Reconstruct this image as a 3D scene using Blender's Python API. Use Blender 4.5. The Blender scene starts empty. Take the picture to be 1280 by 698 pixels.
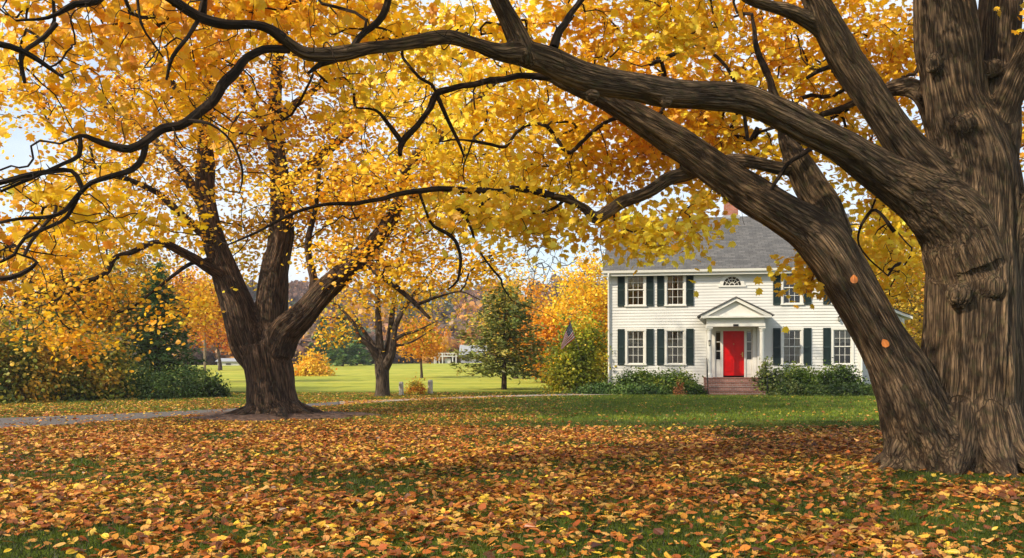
import bpy, math, random
import numpy as np
from mathutils import Vector

random.seed(7)
RNG = np.random.default_rng(11)
C = bpy.context.scene.collection
F = 1108.0; HOR = 451.0; CAMZ = 1.5
R = math.radians

def at(px, py, Y):
    return np.array([(px - 640.0) / F * Y, Y, CAMZ - (py - HOR) / F * Y])

# ------------------------------------------------------------------ noise
def _hash(ix, iy, iz, seed):
    h = (ix.astype(np.int64) * 374761393 + iy.astype(np.int64) * 668265263 + iz.astype(np.int64) * 2147483647 + seed * 974634777) & 0xFFFFFFFF
    h = ((h ^ (h >> 13)) * 1274126177) & 0xFFFFFFFF
    h = h ^ (h >> 16)
    return (h & 0xFFFF) / 65535.0

def vnoise(p, seed=0):
    p = np.asarray(p, float)
    i = np.floor(p).astype(np.int64); f = p - i
    f = f * f * (3 - 2 * f)
    out = 0
    for dx in (0, 1):
        wx = f[:, 0] if dx else 1 - f[:, 0]
        for dy in (0, 1):
            wy = f[:, 1] if dy else 1 - f[:, 1]
            for dz in (0, 1):
                wz = f[:, 2] if dz else 1 - f[:, 2]
                out = out + wx * wy * wz * _hash(i[:, 0] + dx, i[:, 1] + dy, i[:, 2] + dz, seed)
    return out

def fbm(p, seed=0, o=3):
    s = 0; a = 1; t = 0
    for k in range(o):
        s = s + a * vnoise(p * (2 ** k), seed + k); t += a; a *= .5
    return s / t

# ------------------------------------------------------------------ mesh helpers
def link(name, me, mat=None, parent=None):
    o = bpy.data.objects.new(name, me); C.objects.link(o)
    if mat is not None:
        for m in (mat if isinstance(mat, (list, tuple)) else [mat]):
            me.materials.append(m)
    if parent is not None:
        o.parent = parent
    return o

def mesh_np(name, V, faces, mat=None, parent=None, smooth=False, attrs=None, midx=None):
    """faces: (M,k) int array, or a list of such arrays"""
    if not isinstance(faces, list):
        faces = [faces]
    V = np.asarray(V, dtype=np.float32)
    loops = np.concatenate([f.reshape(-1) for f in faces]).astype(np.int32)
    sizes = np.concatenate([np.full(len(f), f.shape[1], dtype=np.int32) for f in faces])
    starts = np.concatenate([[0], np.cumsum(sizes)[:-1]]).astype(np.int32)
    me = bpy.data.meshes.new(name)
    me.vertices.add(len(V)); me.vertices.foreach_set('co', V.ravel())
    me.loops.add(len(loops)); me.loops.foreach_set('vertex_index', loops)
    me.polygons.add(len(sizes)); me.polygons.foreach_set('loop_start', starts)
    me.polygons.foreach_set('loop_total', sizes)
    me.polygons.foreach_set('use_smooth', np.full(len(sizes), smooth))
    if midx is not None:
        me.polygons.foreach_set('material_index', np.asarray(midx, dtype=np.int32))
    me.update(calc_edges=True)
    for k, (typ, dom, arr) in (attrs or {}).items():
        a = me.attributes.new(k, typ, dom)
        a.data.foreach_set('vector' if typ == 'FLOAT_VECTOR' else 'value', np.asarray(arr, dtype=np.float32).ravel())
    return link(name, me, mat, parent)

def thing(name, label, cat, loc=(0, 0, 0), rz=0, group=None, kind=None):
    o = bpy.data.objects.new(name, None); C.objects.link(o)
    o.location = loc; o.rotation_euler = (0, 0, rz)
    return tag(o, label, cat, group, kind)

def tag(o, label=None, cat=None, group=None, kind=None):
    if label: o['label'] = label
    if cat: o['category'] = cat
    if group: o['group'] = group
    if kind: o['kind'] = kind
    return o

class MB:
    """collects boxes, prisms and tubes into one mesh"""
    def __init__(s): s.v = []; s.f = []; s.m = []
    def add(s, vs, fs, m=0):
        b = len(s.v); s.v += [tuple(map(float, v)) for v in vs]
        for f in fs: s.f.append(tuple(b + i for i in f)); s.m.append(m)
        return s
    def box(s, x0, x1, y0, y1, z0, z1, m=0):
        v = [(x0, y0, z0), (x1, y0, z0), (x1, y1, z0), (x0, y1, z0), (x0, y0, z1), (x1, y0, z1), (x1, y1, z1), (x0, y1, z1)]
        return s.add(v, [(0, 3, 2, 1), (4, 5, 6, 7), (0, 1, 5, 4), (1, 2, 6, 5), (2, 3, 7, 6), (3, 0, 4, 7)], m)
    def prism(s, poly, y0, y1, m=0):
        """poly in x,z extruded along y"""
        n = len(poly)
        v = [(x, y0, z) for x, z in poly] + [(x, y1, z) for x, z in poly]
        f = [tuple(range(n)), tuple(range(2 * n - 1, n - 1, -1))]
        f += [(i, i + n, (i + 1) % n + n, (i + 1) % n) for i in range(n)]
        return s.add(v, f, m)
    def prism_x(s, poly, x0, x1, m=0):
        n = len(poly)
        v = [(x0, y, z) for y, z in poly] + [(x1, y, z) for y, z in poly]
        f = [tuple(range(n)), tuple(range(2 * n - 1, n - 1, -1))]
        f += [(i, i + n, (i + 1) % n + n, (i + 1) % n) for i in range(n)]
        return s.add(v, f, m)
    def tube(s, pts, rad, sides=8, m=0):
        V, Q, caps = tube_arr(np.array(pts, float), np.full(len(pts), rad) if np.isscalar(rad) else np.array(rad), sides)[:3]
        return s.add(V, [tuple(q) for q in Q] + [tuple(c) for c in caps], m)
    def build(s, name, mat, parent=None, smooth=False, bevel=0):
        me = bpy.data.meshes.new(name); me.from_pydata(s.v, [], s.f); me.update()
        me.polygons.foreach_set('material_index', s.m)
        if smooth: me.polygons.foreach_set('use_smooth', [True] * len(me.polygons))
        o = link(name, me, mat, parent)
        if bevel:
            b = o.modifiers.new('bevel', 'BEVEL'); b.width = bevel; b.segments = 2; b.limit_method = 'ANGLE'
        return o

def unit(v):
    return v / (np.linalg.norm(v, axis=-1, keepdims=True) + 1e-9)

def frames(P):
    T = np.gradient(P, axis=0); T = unit(T)
    ref = np.array([0, -1.0, 0]) if abs(T[len(T) // 2][1]) < .8 else np.array([1.0, 0, 0])
    E1 = unit(ref - (T @ ref)[:, None] * T)
    E2 = np.cross(T, E1)
    return T, E1, E2

def tube_arr(P, rad, sides, lump=0, seed=0):
    T, E1, E2 = frames(P)
    n = len(P); th = np.linspace(0, 2 * np.pi, sides, endpoint=False)
    rr = np.repeat(rad[:, None], sides, 1)
    L = np.concatenate([[0], np.cumsum(np.linalg.norm(np.diff(P, axis=0), axis=1))])
    cs, sn = np.cos(th), np.sin(th)
    if lump:
        q = np.stack([np.repeat(cs[None], n, 0) * 1.3, np.repeat(sn[None], n, 0) * 1.3, np.repeat((L / (rad.mean() * 4 + .05))[:, None], sides, 1)], -1).reshape(-1, 3)
        rr = rr * (1 + lump * (vnoise(q + 31, seed) - .5).reshape(n, sides) * 2)
    V = P[:, None] + rr[..., None] * (cs[None, :, None] * E1[:, None] + sn[None, :, None] * E2[:, None])
    bk = np.stack([rr * cs, rr * sn, np.repeat(L[:, None], sides, 1)], -1)
    i = np.arange(n - 1)[:, None] * sides; j = np.arange(sides)[None]; j2 = (j + 1) % sides
    Q = np.stack([i + j, i + j2, i + sides + j2, i + sides + j], -1).reshape(-1, 4)
    caps = np.array([np.arange(sides)[::-1], (n - 1) * sides + np.arange(sides)])
    return V.reshape(-1, 3), Q, caps, bk.reshape(-1, 3)

def catmull(P, step):
    """P: (n,k) control rows whose first three columns are positions -> resampled"""
    P = np.asarray(P, float)
    if len(P) == 2:
        n = max(2, int(np.linalg.norm(P[1, :3] - P[0, :3]) / step) + 1)
        t = np.linspace(0, 1, n)[:, None]; return P[0] * (1 - t) + P[1] * t
    A = np.vstack([2 * P[0] - P[1], P, 2 * P[-1] - P[-2]]); out = []
    for i in range(1, len(A) - 2):
        n = max(1, int(np.ceil(np.linalg.norm(A[i + 1, :3] - A[i, :3]) / step)))
        for t in np.arange(n) / n:
            out.append(.5 * ((2 * A[i]) + (-A[i - 1] + A[i + 1]) * t + (2 * A[i - 1] - 5 * A[i] + 4 * A[i + 1] - A[i + 2]) * t * t + (-A[i - 1] + 3 * A[i] - 3 * A[i + 1] + A[i + 2]) * t ** 3))
    out.append(A[-2])
    return np.array(out)

# ------------------------------------------------------------------ materials
def nmat(name):
    m = bpy.data.materials.new(name); m.use_nodes = True
    nt = m.node_tree; nt.nodes.clear()
    out = nt.nodes.new('ShaderNodeOutputMaterial')
    return m, nt, out

def N(nt, typ, **kw):
    n = nt.nodes.new(typ)
    for k, v in kw.items():
        if k in n.inputs: n.inputs[k].default_value = v
        else: setattr(n, k, v)
    return n

def ramp(nt, src, stops, interp='LINEAR'):
    r = nt.nodes.new('ShaderNodeValToRGB'); e = r.color_ramp.elements; r.color_ramp.interpolation = interp
    while len(e) < len(stops): e.new(.5)
    for k, (p, c) in enumerate(stops):
        e[k].position = p; e[k].color = (*c, 1) if len(c) == 3 else c
    nt.links.new(src, r.inputs[0]); return r.outputs[0]

def simple(name, col, rough=.6, metal=0, var=.12, scale=6, bump=0, bscale=40, spec=.5):
    m, nt, out = nmat(name)
    p = N(nt, 'ShaderNodeBsdfPrincipled', Roughness=rough, Metallic=metal)
    p.inputs['Specular IOR Level'].default_value = spec
    tc = N(nt, 'ShaderNodeTexCoord')
    n = N(nt, 'ShaderNodeTexNoise', Scale=scale, Detail=5.0)
    nt.links.new(tc.outputs['Object'], n.inputs['Vector'])
    c0 = tuple(x * (1 - var) for x in col); c1 = tuple(min(1, x * (1 + var)) for x in col)
    nt.links.new(ramp(nt, n.outputs['Fac'], [(.3, c0), (.7, c1)]), p.inputs['Base Color'])
    if bump:
        n2 = N(nt, 'ShaderNodeTexNoise', Scale=bscale, Detail=4.0)
        nt.links.new(tc.outputs['Object'], n2.inputs['Vector'])
        b = N(nt, 'ShaderNodeBump', Strength=bump, Distance=.02)
        nt.links.new(n2.outputs['Fac'], b.inputs['Height']); nt.links.new(b.outputs[0], p.inputs['Normal'])
    nt.links.new(p.outputs[0], out.inputs[0]); return m

def foliage(name, trans=.45, rough=.5, gloss=.03):
    m, nt, out = nmat(name)
    a = N(nt, 'ShaderNodeAttribute', attribute_name='col')
    d = N(nt, 'ShaderNodeBsdfDiffuse'); t = N(nt, 'ShaderNodeBsdfTranslucent')
    g = N(nt, 'ShaderNodeBsdfGlossy', Roughness=rough)
    mx = N(nt, 'ShaderNodeMixShader', Fac=trans); m2 = N(nt, 'ShaderNodeMixShader', Fac=gloss)
    hs = N(nt, 'ShaderNodeHueSaturation', Saturation=1.0, Value=1.15)
    nt.links.new(a.outputs['Vector'], d.inputs[0]); nt.links.new(a.outputs['Vector'], hs.inputs['Color'])
    nt.links.new(hs.outputs[0], t.inputs[0])
    nt.links.new(d.outputs[0], mx.inputs[1]); nt.links.new(t.outputs[0], mx.inputs[2])
    nt.links.new(mx.outputs[0], m2.inputs[1]); nt.links.new(g.outputs[0], m2.inputs[2])
    nt.links.new(m2.outputs[0], out.inputs[0]); return m

def bark(name, ridge, furrow, moss=None, bump=.6):
    m, nt, out = nmat(name)
    p = N(nt, 'ShaderNodeBsdfPrincipled', Roughness=.85); p.inputs['Specular IOR Level'].default_value = .2
    a = N(nt, 'ShaderNodeAttribute', attribute_name='bk'); h = N(nt, 'ShaderNodeAttribute', attribute_name='bh')
    mp = N(nt, 'ShaderNodeMapping'); mp.inputs['Scale'].default_value = (1, 1, .30)
    nt.links.new(a.outputs['Vector'], mp.inputs['Vector'])
    n1 = N(nt, 'ShaderNodeTexNoise', Scale=38.0, Detail=6.0, Roughness=.65)
    n2 = N(nt, 'ShaderNodeTexNoise', Scale=1.6, Detail=3.0)
    n3 = N(nt, 'ShaderNodeTexNoise', Scale=11.0, Detail=5.0)
    nt.links.new(mp.outputs[0], n1.inputs['Vector'])
    nt.links.new(a.outputs['Vector'], n2.inputs['Vector']); nt.links.new(a.outputs['Vector'], n3.inputs['Vector'])
    mp2 = N(nt, 'ShaderNodeMapping'); mp2.inputs['Scale'].default_value = (1, 1, .075); nt.links.new(a.outputs['Vector'], mp2.inputs['Vector'])
    wn = N(nt, 'ShaderNodeTexNoise', Scale=9.0, Detail=3.0); nt.links.new(mp2.outputs[0], wn.inputs['Vector'])
    wv = N(nt, 'ShaderNodeVectorMath', operation='MULTIPLY_ADD'); wv.inputs[1].default_value = (.11, .11, .05)
    nt.links.new(wn.outputs['Color'], wv.inputs[0]); nt.links.new(mp2.outputs[0], wv.inputs[2])
    vo = N(nt, 'ShaderNodeTexVoronoi', Scale=22.0); vo.feature = 'DISTANCE_TO_EDGE'; nt.links.new(wv.outputs[0], vo.inputs['Vector'])
    vo2 = N(nt, 'ShaderNodeTexVoronoi', Scale=44.0); vo2.feature = 'DISTANCE_TO_EDGE'; nt.links.new(wv.outputs[0], vo2.inputs['Vector'])
    r3 = N(nt, 'ShaderNodeMapRange'); r3.inputs['From Max'].default_value = .26; nt.links.new(vo.outputs['Distance'], r3.inputs['Value'])
    r4 = N(nt, 'ShaderNodeMapRange'); r4.inputs['From Max'].default_value = .22; nt.links.new(vo2.outputs['Distance'], r4.inputs['Value'])
    mh = N(nt, 'ShaderNodeMath', operation='MULTIPLY'); nt.links.new(r3.outputs[0], mh.inputs[0]); mh.inputs[1].default_value = .36
    mh2 = N(nt, 'ShaderNodeMath', operation='MULTIPLY_ADD'); nt.links.new(r4.outputs[0], mh2.inputs[0]); mh2.inputs[1].default_value = .14; nt.links.new(mh.outputs[0], mh2.inputs[2])
    m4 = N(nt, 'ShaderNodeMath', operation='MULTIPLY_ADD'); m4.inputs[1].default_value = .42; nt.links.new(h.outputs['Fac'], m4.inputs[0]); nt.links.new(mh2.outputs[0], m4.inputs[2])
    ad = N(nt, 'ShaderNodeMath', operation='MULTIPLY_ADD'); ad.inputs[1].default_value = .36
    nt.links.new(n1.outputs['Fac'], ad.inputs[0]); nt.links.new(m4.outputs[0], ad.inputs[2])
    c = ramp(nt, ad.outputs[0], [(.46, furrow), (.84, ridge), (1.12, tuple(min(1, x * 1.5) for x in ridge))])
    big = ramp(nt, n2.outputs['Fac'], [(.3, (.72, .70, .68)), (.5, (1, .98, .95)), (.72, (1.0, .92, .78))])
    mul = N(nt, 'ShaderNodeMix', data_type='RGBA', blend_type='MULTIPLY'); mul.inputs[0].default_value = 1
    nt.links.new(c, mul.inputs[6]); nt.links.new(big, mul.inputs[7]); res = mul.outputs[2]
    if moss:
        mf = ramp(nt, n3.outputs['Fac'], [(.52, (0, 0, 0)), (.68, (.5, .5, .5))])
        mm = N(nt, 'ShaderNodeMix', data_type='RGBA'); nt.links.new(mf, mm.inputs[0])
        nt.links.new(res, mm.inputs[6]); mm.inputs[7].default_value = (*moss, 1); res = mm.outputs[2]
    nt.links.new(res, p.inputs['Base Color'])
    b = N(nt, 'ShaderNodeBump', Strength=bump, Distance=.075)
    nt.links.new(ad.outputs[0], b.inputs['Height']); nt.links.new(b.outputs[0], p.inputs['Normal'])
    nt.links.new(p.outputs[0], out.inputs[0]); return m

def bricks(name, c1, c2, mortar, sc, bw=.22, rh=.07, ms=.008, axes='XZ', bump=.4, rough=.85):
    m, nt, out = nmat(name)
    p = N(nt, 'ShaderNodeBsdfPrincipled', Roughness=rough)
    tc = N(nt, 'ShaderNodeTexCoord'); sp = N(nt, 'ShaderNodeSeparateXYZ'); cb = N(nt, 'ShaderNodeCombineXYZ')
    nt.links.new(tc.outputs['Object'], sp.inputs[0])
    if axes == 'XZ':   # x+y along the wall, z up
        ad = N(nt, 'ShaderNodeMath', operation='ADD'); nt.links.new(sp.outputs['X'], ad.inputs[0]); nt.links.new(sp.outputs['Y'], ad.inputs[1])
        nt.links.new(ad.outputs[0], cb.inputs['X']); nt.links.new(sp.outputs['Z'], cb.inputs['Y'])
    else:              # roof: x along, slope length from y
        ml = N(nt, 'ShaderNodeMath', operation='MULTIPLY'); ml.inputs[1].default_value = 1.2
        nt.links.new(sp.outputs['Y'], ml.inputs[0])
        nt.links.new(sp.outputs['X'], cb.inputs['X']); nt.links.new(ml.outputs[0], cb.inputs['Y'])
    br = N(nt, 'ShaderNodeTexBrick', Scale=1.0); br.offset = .5
    br.inputs['Brick Width'].default_value = bw; br.inputs['Row Height'].default_value = rh; br.inputs['Mortar Size'].default_value = ms
    br.inputs['Color1'].default_value = (*c1, 1); br.inputs['Color2'].default_value = (*c2, 1); br.inputs['Mortar'].default_value = (*mortar, 1)
    nt.links.new(cb.outputs[0], br.inputs['Vector'])
    n = N(nt, 'ShaderNodeTexNoise', Scale=3.0, Detail=6.0); nt.links.new(tc.outputs['Object'], n.inputs['Vector'])
    mul = N(nt, 'ShaderNodeMix', data_type='RGBA', blend_type='MULTIPLY'); mul.inputs[0].default_value = 1
    nt.links.new(br.outputs['Color'], mul.inputs[6]); nt.links.new(ramp(nt, n.outputs['Fac'], [(.3, (.7, .7, .7)), (.7, (1, 1, 1))]), mul.inputs[7])
    nt.links.new(mul.outputs[2], p.inputs['Base Color'])
    b = N(nt, 'ShaderNodeBump', Strength=bump, Distance=.01, invert=True)
    nt.links.new(br.outputs['Fac'], b.inputs['Height']); nt.links.new(b.outputs[0], p.inputs['Normal'])
    nt.links.new(p.outputs[0], out.inputs[0]); return m

def glass_mat():
    m, nt, out = nmat('window_glass')
    t = N(nt, 'ShaderNodeBsdfTransparent'); t.inputs[0].default_value = (.8, .83, .82, 1)
    g = N(nt, 'ShaderNodeBsdfGlossy', Roughness=.03)
    fr = N(nt, 'ShaderNodeFresnel', IOR=1.7); mx = N(nt, 'ShaderNodeMixShader')
    nt.links.new(fr.outputs[0], mx.inputs[0]); nt.links.new(t.outputs[0], mx.inputs[1]); nt.links.new(g.outputs[0], mx.inputs[2])
    nt.links.new(mx.outputs[0], out.inputs[0]); return m

def ground_mat():
    m, nt, out = nmat('lawn_ground')
    p = N(nt, 'ShaderNodeBsdfPrincipled', Roughness=.95); p.inputs['Specular IOR Level'].default_value = .1
    g = N(nt, 'ShaderNodeNewGeometry'); sp = N(nt, 'ShaderNodeSeparateXYZ'); nt.links.new(g.outputs['Position'], sp.inputs[0])
    def noise(sc, det=5.0, vec=None):
        n = N(nt, 'ShaderNodeTexNoise', Scale=sc, Detail=det, Roughness=.6)
        nt.links.new(vec or g.outputs['Position'], n.inputs['Vector']); return n.outputs['Fac']
    fine = noise(38, 4.0); mid = noise(2.2); big = noise(.11)
    grass = ramp(nt, fine, [(.3, (.035, .050, .005)), (.55, (.090, .130, .010)), (.75, (.17, .20, .025))])
    patch = ramp(nt, mid, [(.3, (.75, .85, .6)), (.6, (1, 1, 1)), (.8, (1.25, 1.1, .8))])
    m1 = N(nt, 'ShaderNodeMix', data_type='RGBA', blend_type='MULTIPLY'); m1.inputs[0].default_value = 1
    nt.links.new(grass, m1.inputs[6]); nt.links.new(patch, m1.inputs[7])
    # the hayfield beyond the drive: paler, mown in faint bands
    fmp = N(nt, 'ShaderNodeMapping'); fmp.inputs['Scale'].default_value = (.02, .35, 1); nt.links.new(g.outputs['Position'], fmp.inputs['Vector'])
    fb = noise(1.0, 6.0, fmp.outputs[0])
    field = ramp(nt, fb, [(.25, (.23, .26, .035)), (.5, (.34, .36, .05)), (.75, (.48, .43, .09))])
    fm = N(nt, 'ShaderNodeMapRange'); fm.inputs['From Min'].default_value = 41; fm.inputs['From Max'].default_value = 47
    nt.links.new(sp.outputs['Y'], fm.inputs['Value'])
    mm = N(nt, 'ShaderNodeMix', data_type='RGBA'); nt.links.new(fm.outputs[0], mm.inputs[0]); nt.links.new(m1.outputs[2], mm.inputs[6]); nt.links.new(field, mm.inputs[7])
    # wood floor past the field
    wm = N(nt, 'ShaderNodeMapRange'); wm.inputs['From Min'].default_value = 132; wm.inputs['From Max'].default_value = 140
    nt.links.new(sp.outputs['Y'], wm.inputs['Value'])
    m3 = N(nt, 'ShaderNodeMix', data_type='RGBA'); nt.links.new(wm.outputs[0], m3.inputs[0]); nt.links.new(mm.outputs[2], m3.inputs[6]); m3.inputs[7].default_value = (.10, .06, .03, 1)
    pn = noise(.7, 8.0); pm = N(nt, 'ShaderNodeMix', data_type='RGBA', blend_type='MULTIPLY'); pm.inputs[0].default_value = 1
    nt.links.new(m3.outputs[2], pm.inputs[6]); nt.links.new(ramp(nt, pn, [(.32, (.62, .66, .5)), (.5, (1, 1, 1)), (.7, (1.15, .98, .8))]), pm.inputs[7])
    nt.links.new(pm.outputs[2], p.inputs['Base Color'])
    b = N(nt, 'ShaderNodeBump', Strength=.7, Distance=.04)
    nt.links.new(fine, b.inputs['Height']); nt.links.new(b.outputs[0], p.inputs['Normal'])
    nt.links.new(p.outputs[0], out.inputs[0]); return m

M = dict(
    leaf=foliage('leaf_translucent', .42),
    leaf2=foliage('leaf_distant', .35),
    litter=foliage('leaf_litter', .15, .45, .05),
    grass=foliage('grass_blade', .3),
    needle=foliage('needle', .12),
    bark_near=bark('bark_near', (.185, .125, .077), (.042, .027, .017), (.07, .065, .028), .85),
    bark_far=bark('bark_shade_tree', (.14, .088, .058), (.024, .015, .011), (.06, .055, .028), .8),
    bark_grey=bark('bark_grey', (.12, .09, .07), (.03, .022, .017)),
    twig=bark('bark_twig', (.040, .025, .017), (.010, .007, .005), None, .5),
    ground=ground_mat(),
    white=simple('white_trim_paint', (.67, .66, .62), .45, var=.03),
    siding=simple('white_siding_paint', (.62, .62, .60), .55, var=.08, scale=.8),
    shutter=simple('dark_green_paint', (.010, .024, .022), .4, var=.2),
    red=simple('red_door_paint', (.62, .003, .004), .38, var=.08, spec=.25),
    roof=bricks('grey_shingles', (.085, .083, .085), (.145, .138, .135), (.04, .04, .04), 1, .32, .16, .008, 'XY', .5),
    brick=bricks('red_brick', (.36, .085, .04), (.46, .14, .07), (.34, .28, .24), 1),
    stepbrick=bricks('step_brick', (.20, .075, .055), (.30, .12, .085), (.30, .26, .24), 1, .2, .075, .01),
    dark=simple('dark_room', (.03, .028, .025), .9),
    curtain=simple('net_curtain', (.42, .38, .32), .9, var=.25, scale=9),
    iron=simple('black_iron', (.012, .012, .012), .45, .3),
    brass=simple('brass', (.55, .38, .12), .3, 1),
    glass=glass_mat(),
    lamp=simple('lamp_glass', (.5, .48, .4), .2),
    stone=simple('granite', (.42, .40, .36), .9, var=.3, scale=14, bump=.5, bscale=30),
    asphalt=simple('drive_gravel', (.105, .094, .092), .9, var=.25, scale=22, bump=.5, bscale=80),
    path=simple('path_gravel', (.34, .29, .24), .9, var=.2, scale=18, bump=.4, bscale=80),
    mulch=simple('mulch', (.085, .045, .028), .95, var=.6, scale=14, bump=1.0, bscale=25),
    wood=simple('weathered_wood', (.20, .16, .12), .85, var=.25, scale=8),
    gwhite=simple('white_wood', (.50, .49, .48), .7),
    groof=simple('grey_roof', (.30, .31, .33), .8),
    fred=simple('flag_red', (.66, .008, .012), .9, spec=.1), fwhite=simple('flag_white', (.88, .86, .84), .8), fblue=simple('flag_blue', (.012, .014, .08), .9, spec=.1),
)

# ------------------------------------------------------------------ leaves
def half_leaf():
    right = np.array([(0, -.46), (.12, -.44), (.40, -.36), (.31, -.20), (.54, -.02), (.30, .08), (.32, .32), (.14, .26), (0, .58)], float)
    left = right[1:-1] * [-1, 1]
    V = np.vstack([right, left[::-1]])
    Z = -.28 * np.abs(V[:, 0]) - .25 * V[:, 1] ** 2 + .05
    V = np.column_stack([V, Z])
    n = len(right)
    f1 = list(range(n)); f2 = [0] + [n + (len(left) - 1 - k) for k in range(len(left))][::-1][::-1] + [n - 1]
    f2 = [n - 1] + list(range(n, n + len(left))) + [0]
    return V, [np.array(f1), np.array(f2)]
TP_FINE = half_leaf()
_v = np.array([(0, -.5, 0), (.42, -.2, -.12), (.34, .25, -.1), (0, .55, -.08), (-.34, .25, -.1), (-.42, -.2, -.12)], float)
TP_MID = (_v, [np.array([0, 1, 2, 3]), np.array([0, 3, 4, 5])])
_v = np.array([(0, -.5, 0), (.42, 0, -.1), (0, .5, 0), (-.42, 0, -.1)], float)
TP_LOW = (_v, [np.array([0, 1, 2]), np.array([0, 2, 3])])
TP_NEEDLE = (np.array([(-.07, -.5, 0), (.07, -.5, 0), (0, .5, 0)], float), [np.array([0, 1, 2])])
TP_SPRAY = (np.array([(0, -.5, 0), (.17, -.05, -.05), (0, .5, 0), (-.17, -.05, -.05)], float), [np.array([0, 1, 2, 3])])

TP_OVAL = (np.array([(0, -.5, -.02), (.26, -.42, -.12), (.42, -.14, -.16), (.38, .18, -.13), (.18, .42, -.1), (0, .56, -.12), (-.18, .42, -.1), (-.38, .18, -.13), (-.42, -.14, -.16), (-.26, -.42, -.12)], float), [np.array([0, 1, 2, 3, 4, 5]), np.array([0, 5, 6, 7, 8, 9])])

def leaves(name, P, size, nrm, col, tp, mat, parent, direc=None, curl=None, rng=RNG, aspect=0):
    n = len(P); nrm = unit(nrm)
    if direc is None: direc = rng.normal(size=(n, 3))
    Yd = unit(direc - (direc * nrm).sum(1, keepdims=True) * nrm)
    Xd = np.cross(Yd, nrm) * (1 - aspect * rng.random((n, 1)))
    T, fs = tp
    tz = T[:, 2][None, :] * (np.ones((n, 1)) if curl is None else curl[:, None])
    sz = np.asarray(size)[:, None, None]
    V = P[:, None] + sz * (T[None, :, 0, None] * Xd[:, None] + T[None, :, 1, None] * Yd[:, None] + tz[..., None] * nrm[:, None])
    k = len(T); base = np.arange(n)[:, None] * k
    faces = [base + f[None] for f in fs]
    colf = np.concatenate([col for _ in fs])
    return mesh_np(name, V.reshape(-1, 3), faces, mat, parent, False, {'col': ('FLOAT_VECTOR', 'FACE', colf)})

def pick(pal, n, rng=RNG, t=None, jit=.12):
    """colours along a palette; t in 0..1 chooses"""
    pal = np.array(pal, float)
    t = rng.random(n) if t is None else np.clip(t, 0, .9999)
    x = t * (len(pal) - 1); i = np.floor(x).astype(int); f = (x - i)[:, None]
    c = pal[i] * (1 - f) + pal[np.minimum(i + 1, len(pal) - 1)] * f
    return np.clip(c * (1 + jit * rng.normal(size=(n, 1))) * (1 + .05 * rng.normal(size=(n, 3))), .003, .95)

GOLD = [(.50, .18, .010), (.74, .36, .012), (.87, .52, .018), (.92, .64, .030), (.88, .73, .07), (.50, .48, .05)]
AMBER = [(.45, .12, .012), (.68, .26, .010), (.80, .40, .014), (.86, .52, .022), (.80, .56, .04), (.40, .40, .04)]
ORANGE = [(.42, .08, .010), (.66, .19, .012), (.78, .32, .016), (.82, .44, .03)]
DGREEN = [(.03, .065, .012), (.065, .125, .022), (.12, .19, .035)]
GREEN = [(.03, .06, .012), (.07, .12, .02), (.13, .18, .03), (.26, .26, .04)]

# ------------------------------------------------------------------ branch growth
def grow(roots, attr, step=.25, wander=.10, sag=.0, rng=RNG, tip=.004, power=.48, rmax=.05):
    """roots (n,3); attractors (m,3). returns list of chains (points, radii) and tip data"""
    n0 = len(roots); cap = n0 + len(attr) * 40
    pos = np.empty((cap, 3)); pos[:n0] = roots; n = n0
    par = np.full(cap, -1); dr = np.zeros((cap, 3)); dr[:n0] = unit(np.gradient(roots, axis=0)) * .4
    d0 = np.array([np.min(((roots - a) ** 2).sum(1)) for a in attr])
    chains = []
    for ai in np.argsort(d0):
        a = attr[ai]
        d = np.sqrt(((pos[:n] - a) ** 2).sum(1)); j = int(np.argmin(d)); D = d[j]
        if D < .06: continue
        k = int(min(38, max(2, np.ceil(D / step))))
        t = (np.arange(1, k + 1) / k)[:, None]
        off = rng.normal(size=3) * wander * D; off2 = rng.normal(size=3) * wander * .5 * D
        h1 = t - 2 * t ** 2 + t ** 3
        q = pos[j] * (1 - (3 * t ** 2 - 2 * t ** 3)) + a * (3 * t ** 2 - 2 * t ** 3) + h1 * dr[j] * D * .8 - (t ** 2 - t ** 3) * (a - pos[j]) * .55 + np.sin(np.pi * t) * off + np.sin(2 * np.pi * t) * off2
        q += h1 * (a - pos[j]) * .35
        q[:, 2] += sag * D * np.sin(np.pi * t[:, 0])
        q[:-1] += rng.normal(size=(k - 1, 3)) * step * .025; q[-1] = a
        ids = np.arange(n, n + k); pos[ids] = q; par[ids] = np.concatenate([[j], ids[:-1]]); n += k
        seg = np.vstack([pos[j][None], q]); dr[ids] = unit(np.diff(seg, axis=0))
        chains.append(np.concatenate([[j], ids]))
        if n > cap - 50: break
    cnt = np.zeros(n); tips = [c[-1] for c in chains]
    w = np.zeros(n)
    for t_ in tips: w[t_] += 1
    for i in range(n - 1, n0 - 1, -1):
        if par[i] >= 0: w[par[i]] += w[i]
    rad = np.minimum(tip * np.maximum(w, 1) ** power, rmax)
    out = []
    for c in chains:
        r = rad[c].copy(); r[0] = r[1]
        out.append((pos[c], r))
    return out

def branches_mesh(name, chains, mat, parent, sides=5):
    Vs, Qs, bks, b = [], [], [], 0
    for P, r in chains:
        if len(P) < 2: continue
        V, Q, caps, bk = tube_arr(P, r, sides if r.max() < .03 else max(8, sides))
        Vs.append(V); Qs.append(Q + b); bks.append(bk); b += len(V)
    V = np.vstack(Vs); bk = np.vstack(bks)
    h = fbm(bk * [25, 25, 6], 5, 2)
    return mesh_np(name, V, np.vstack(Qs), mat, parent, True, {'bk': ('FLOAT_VECTOR', 'POINT', bk), 'bh': ('FLOAT', 'POINT', h)})

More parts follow.
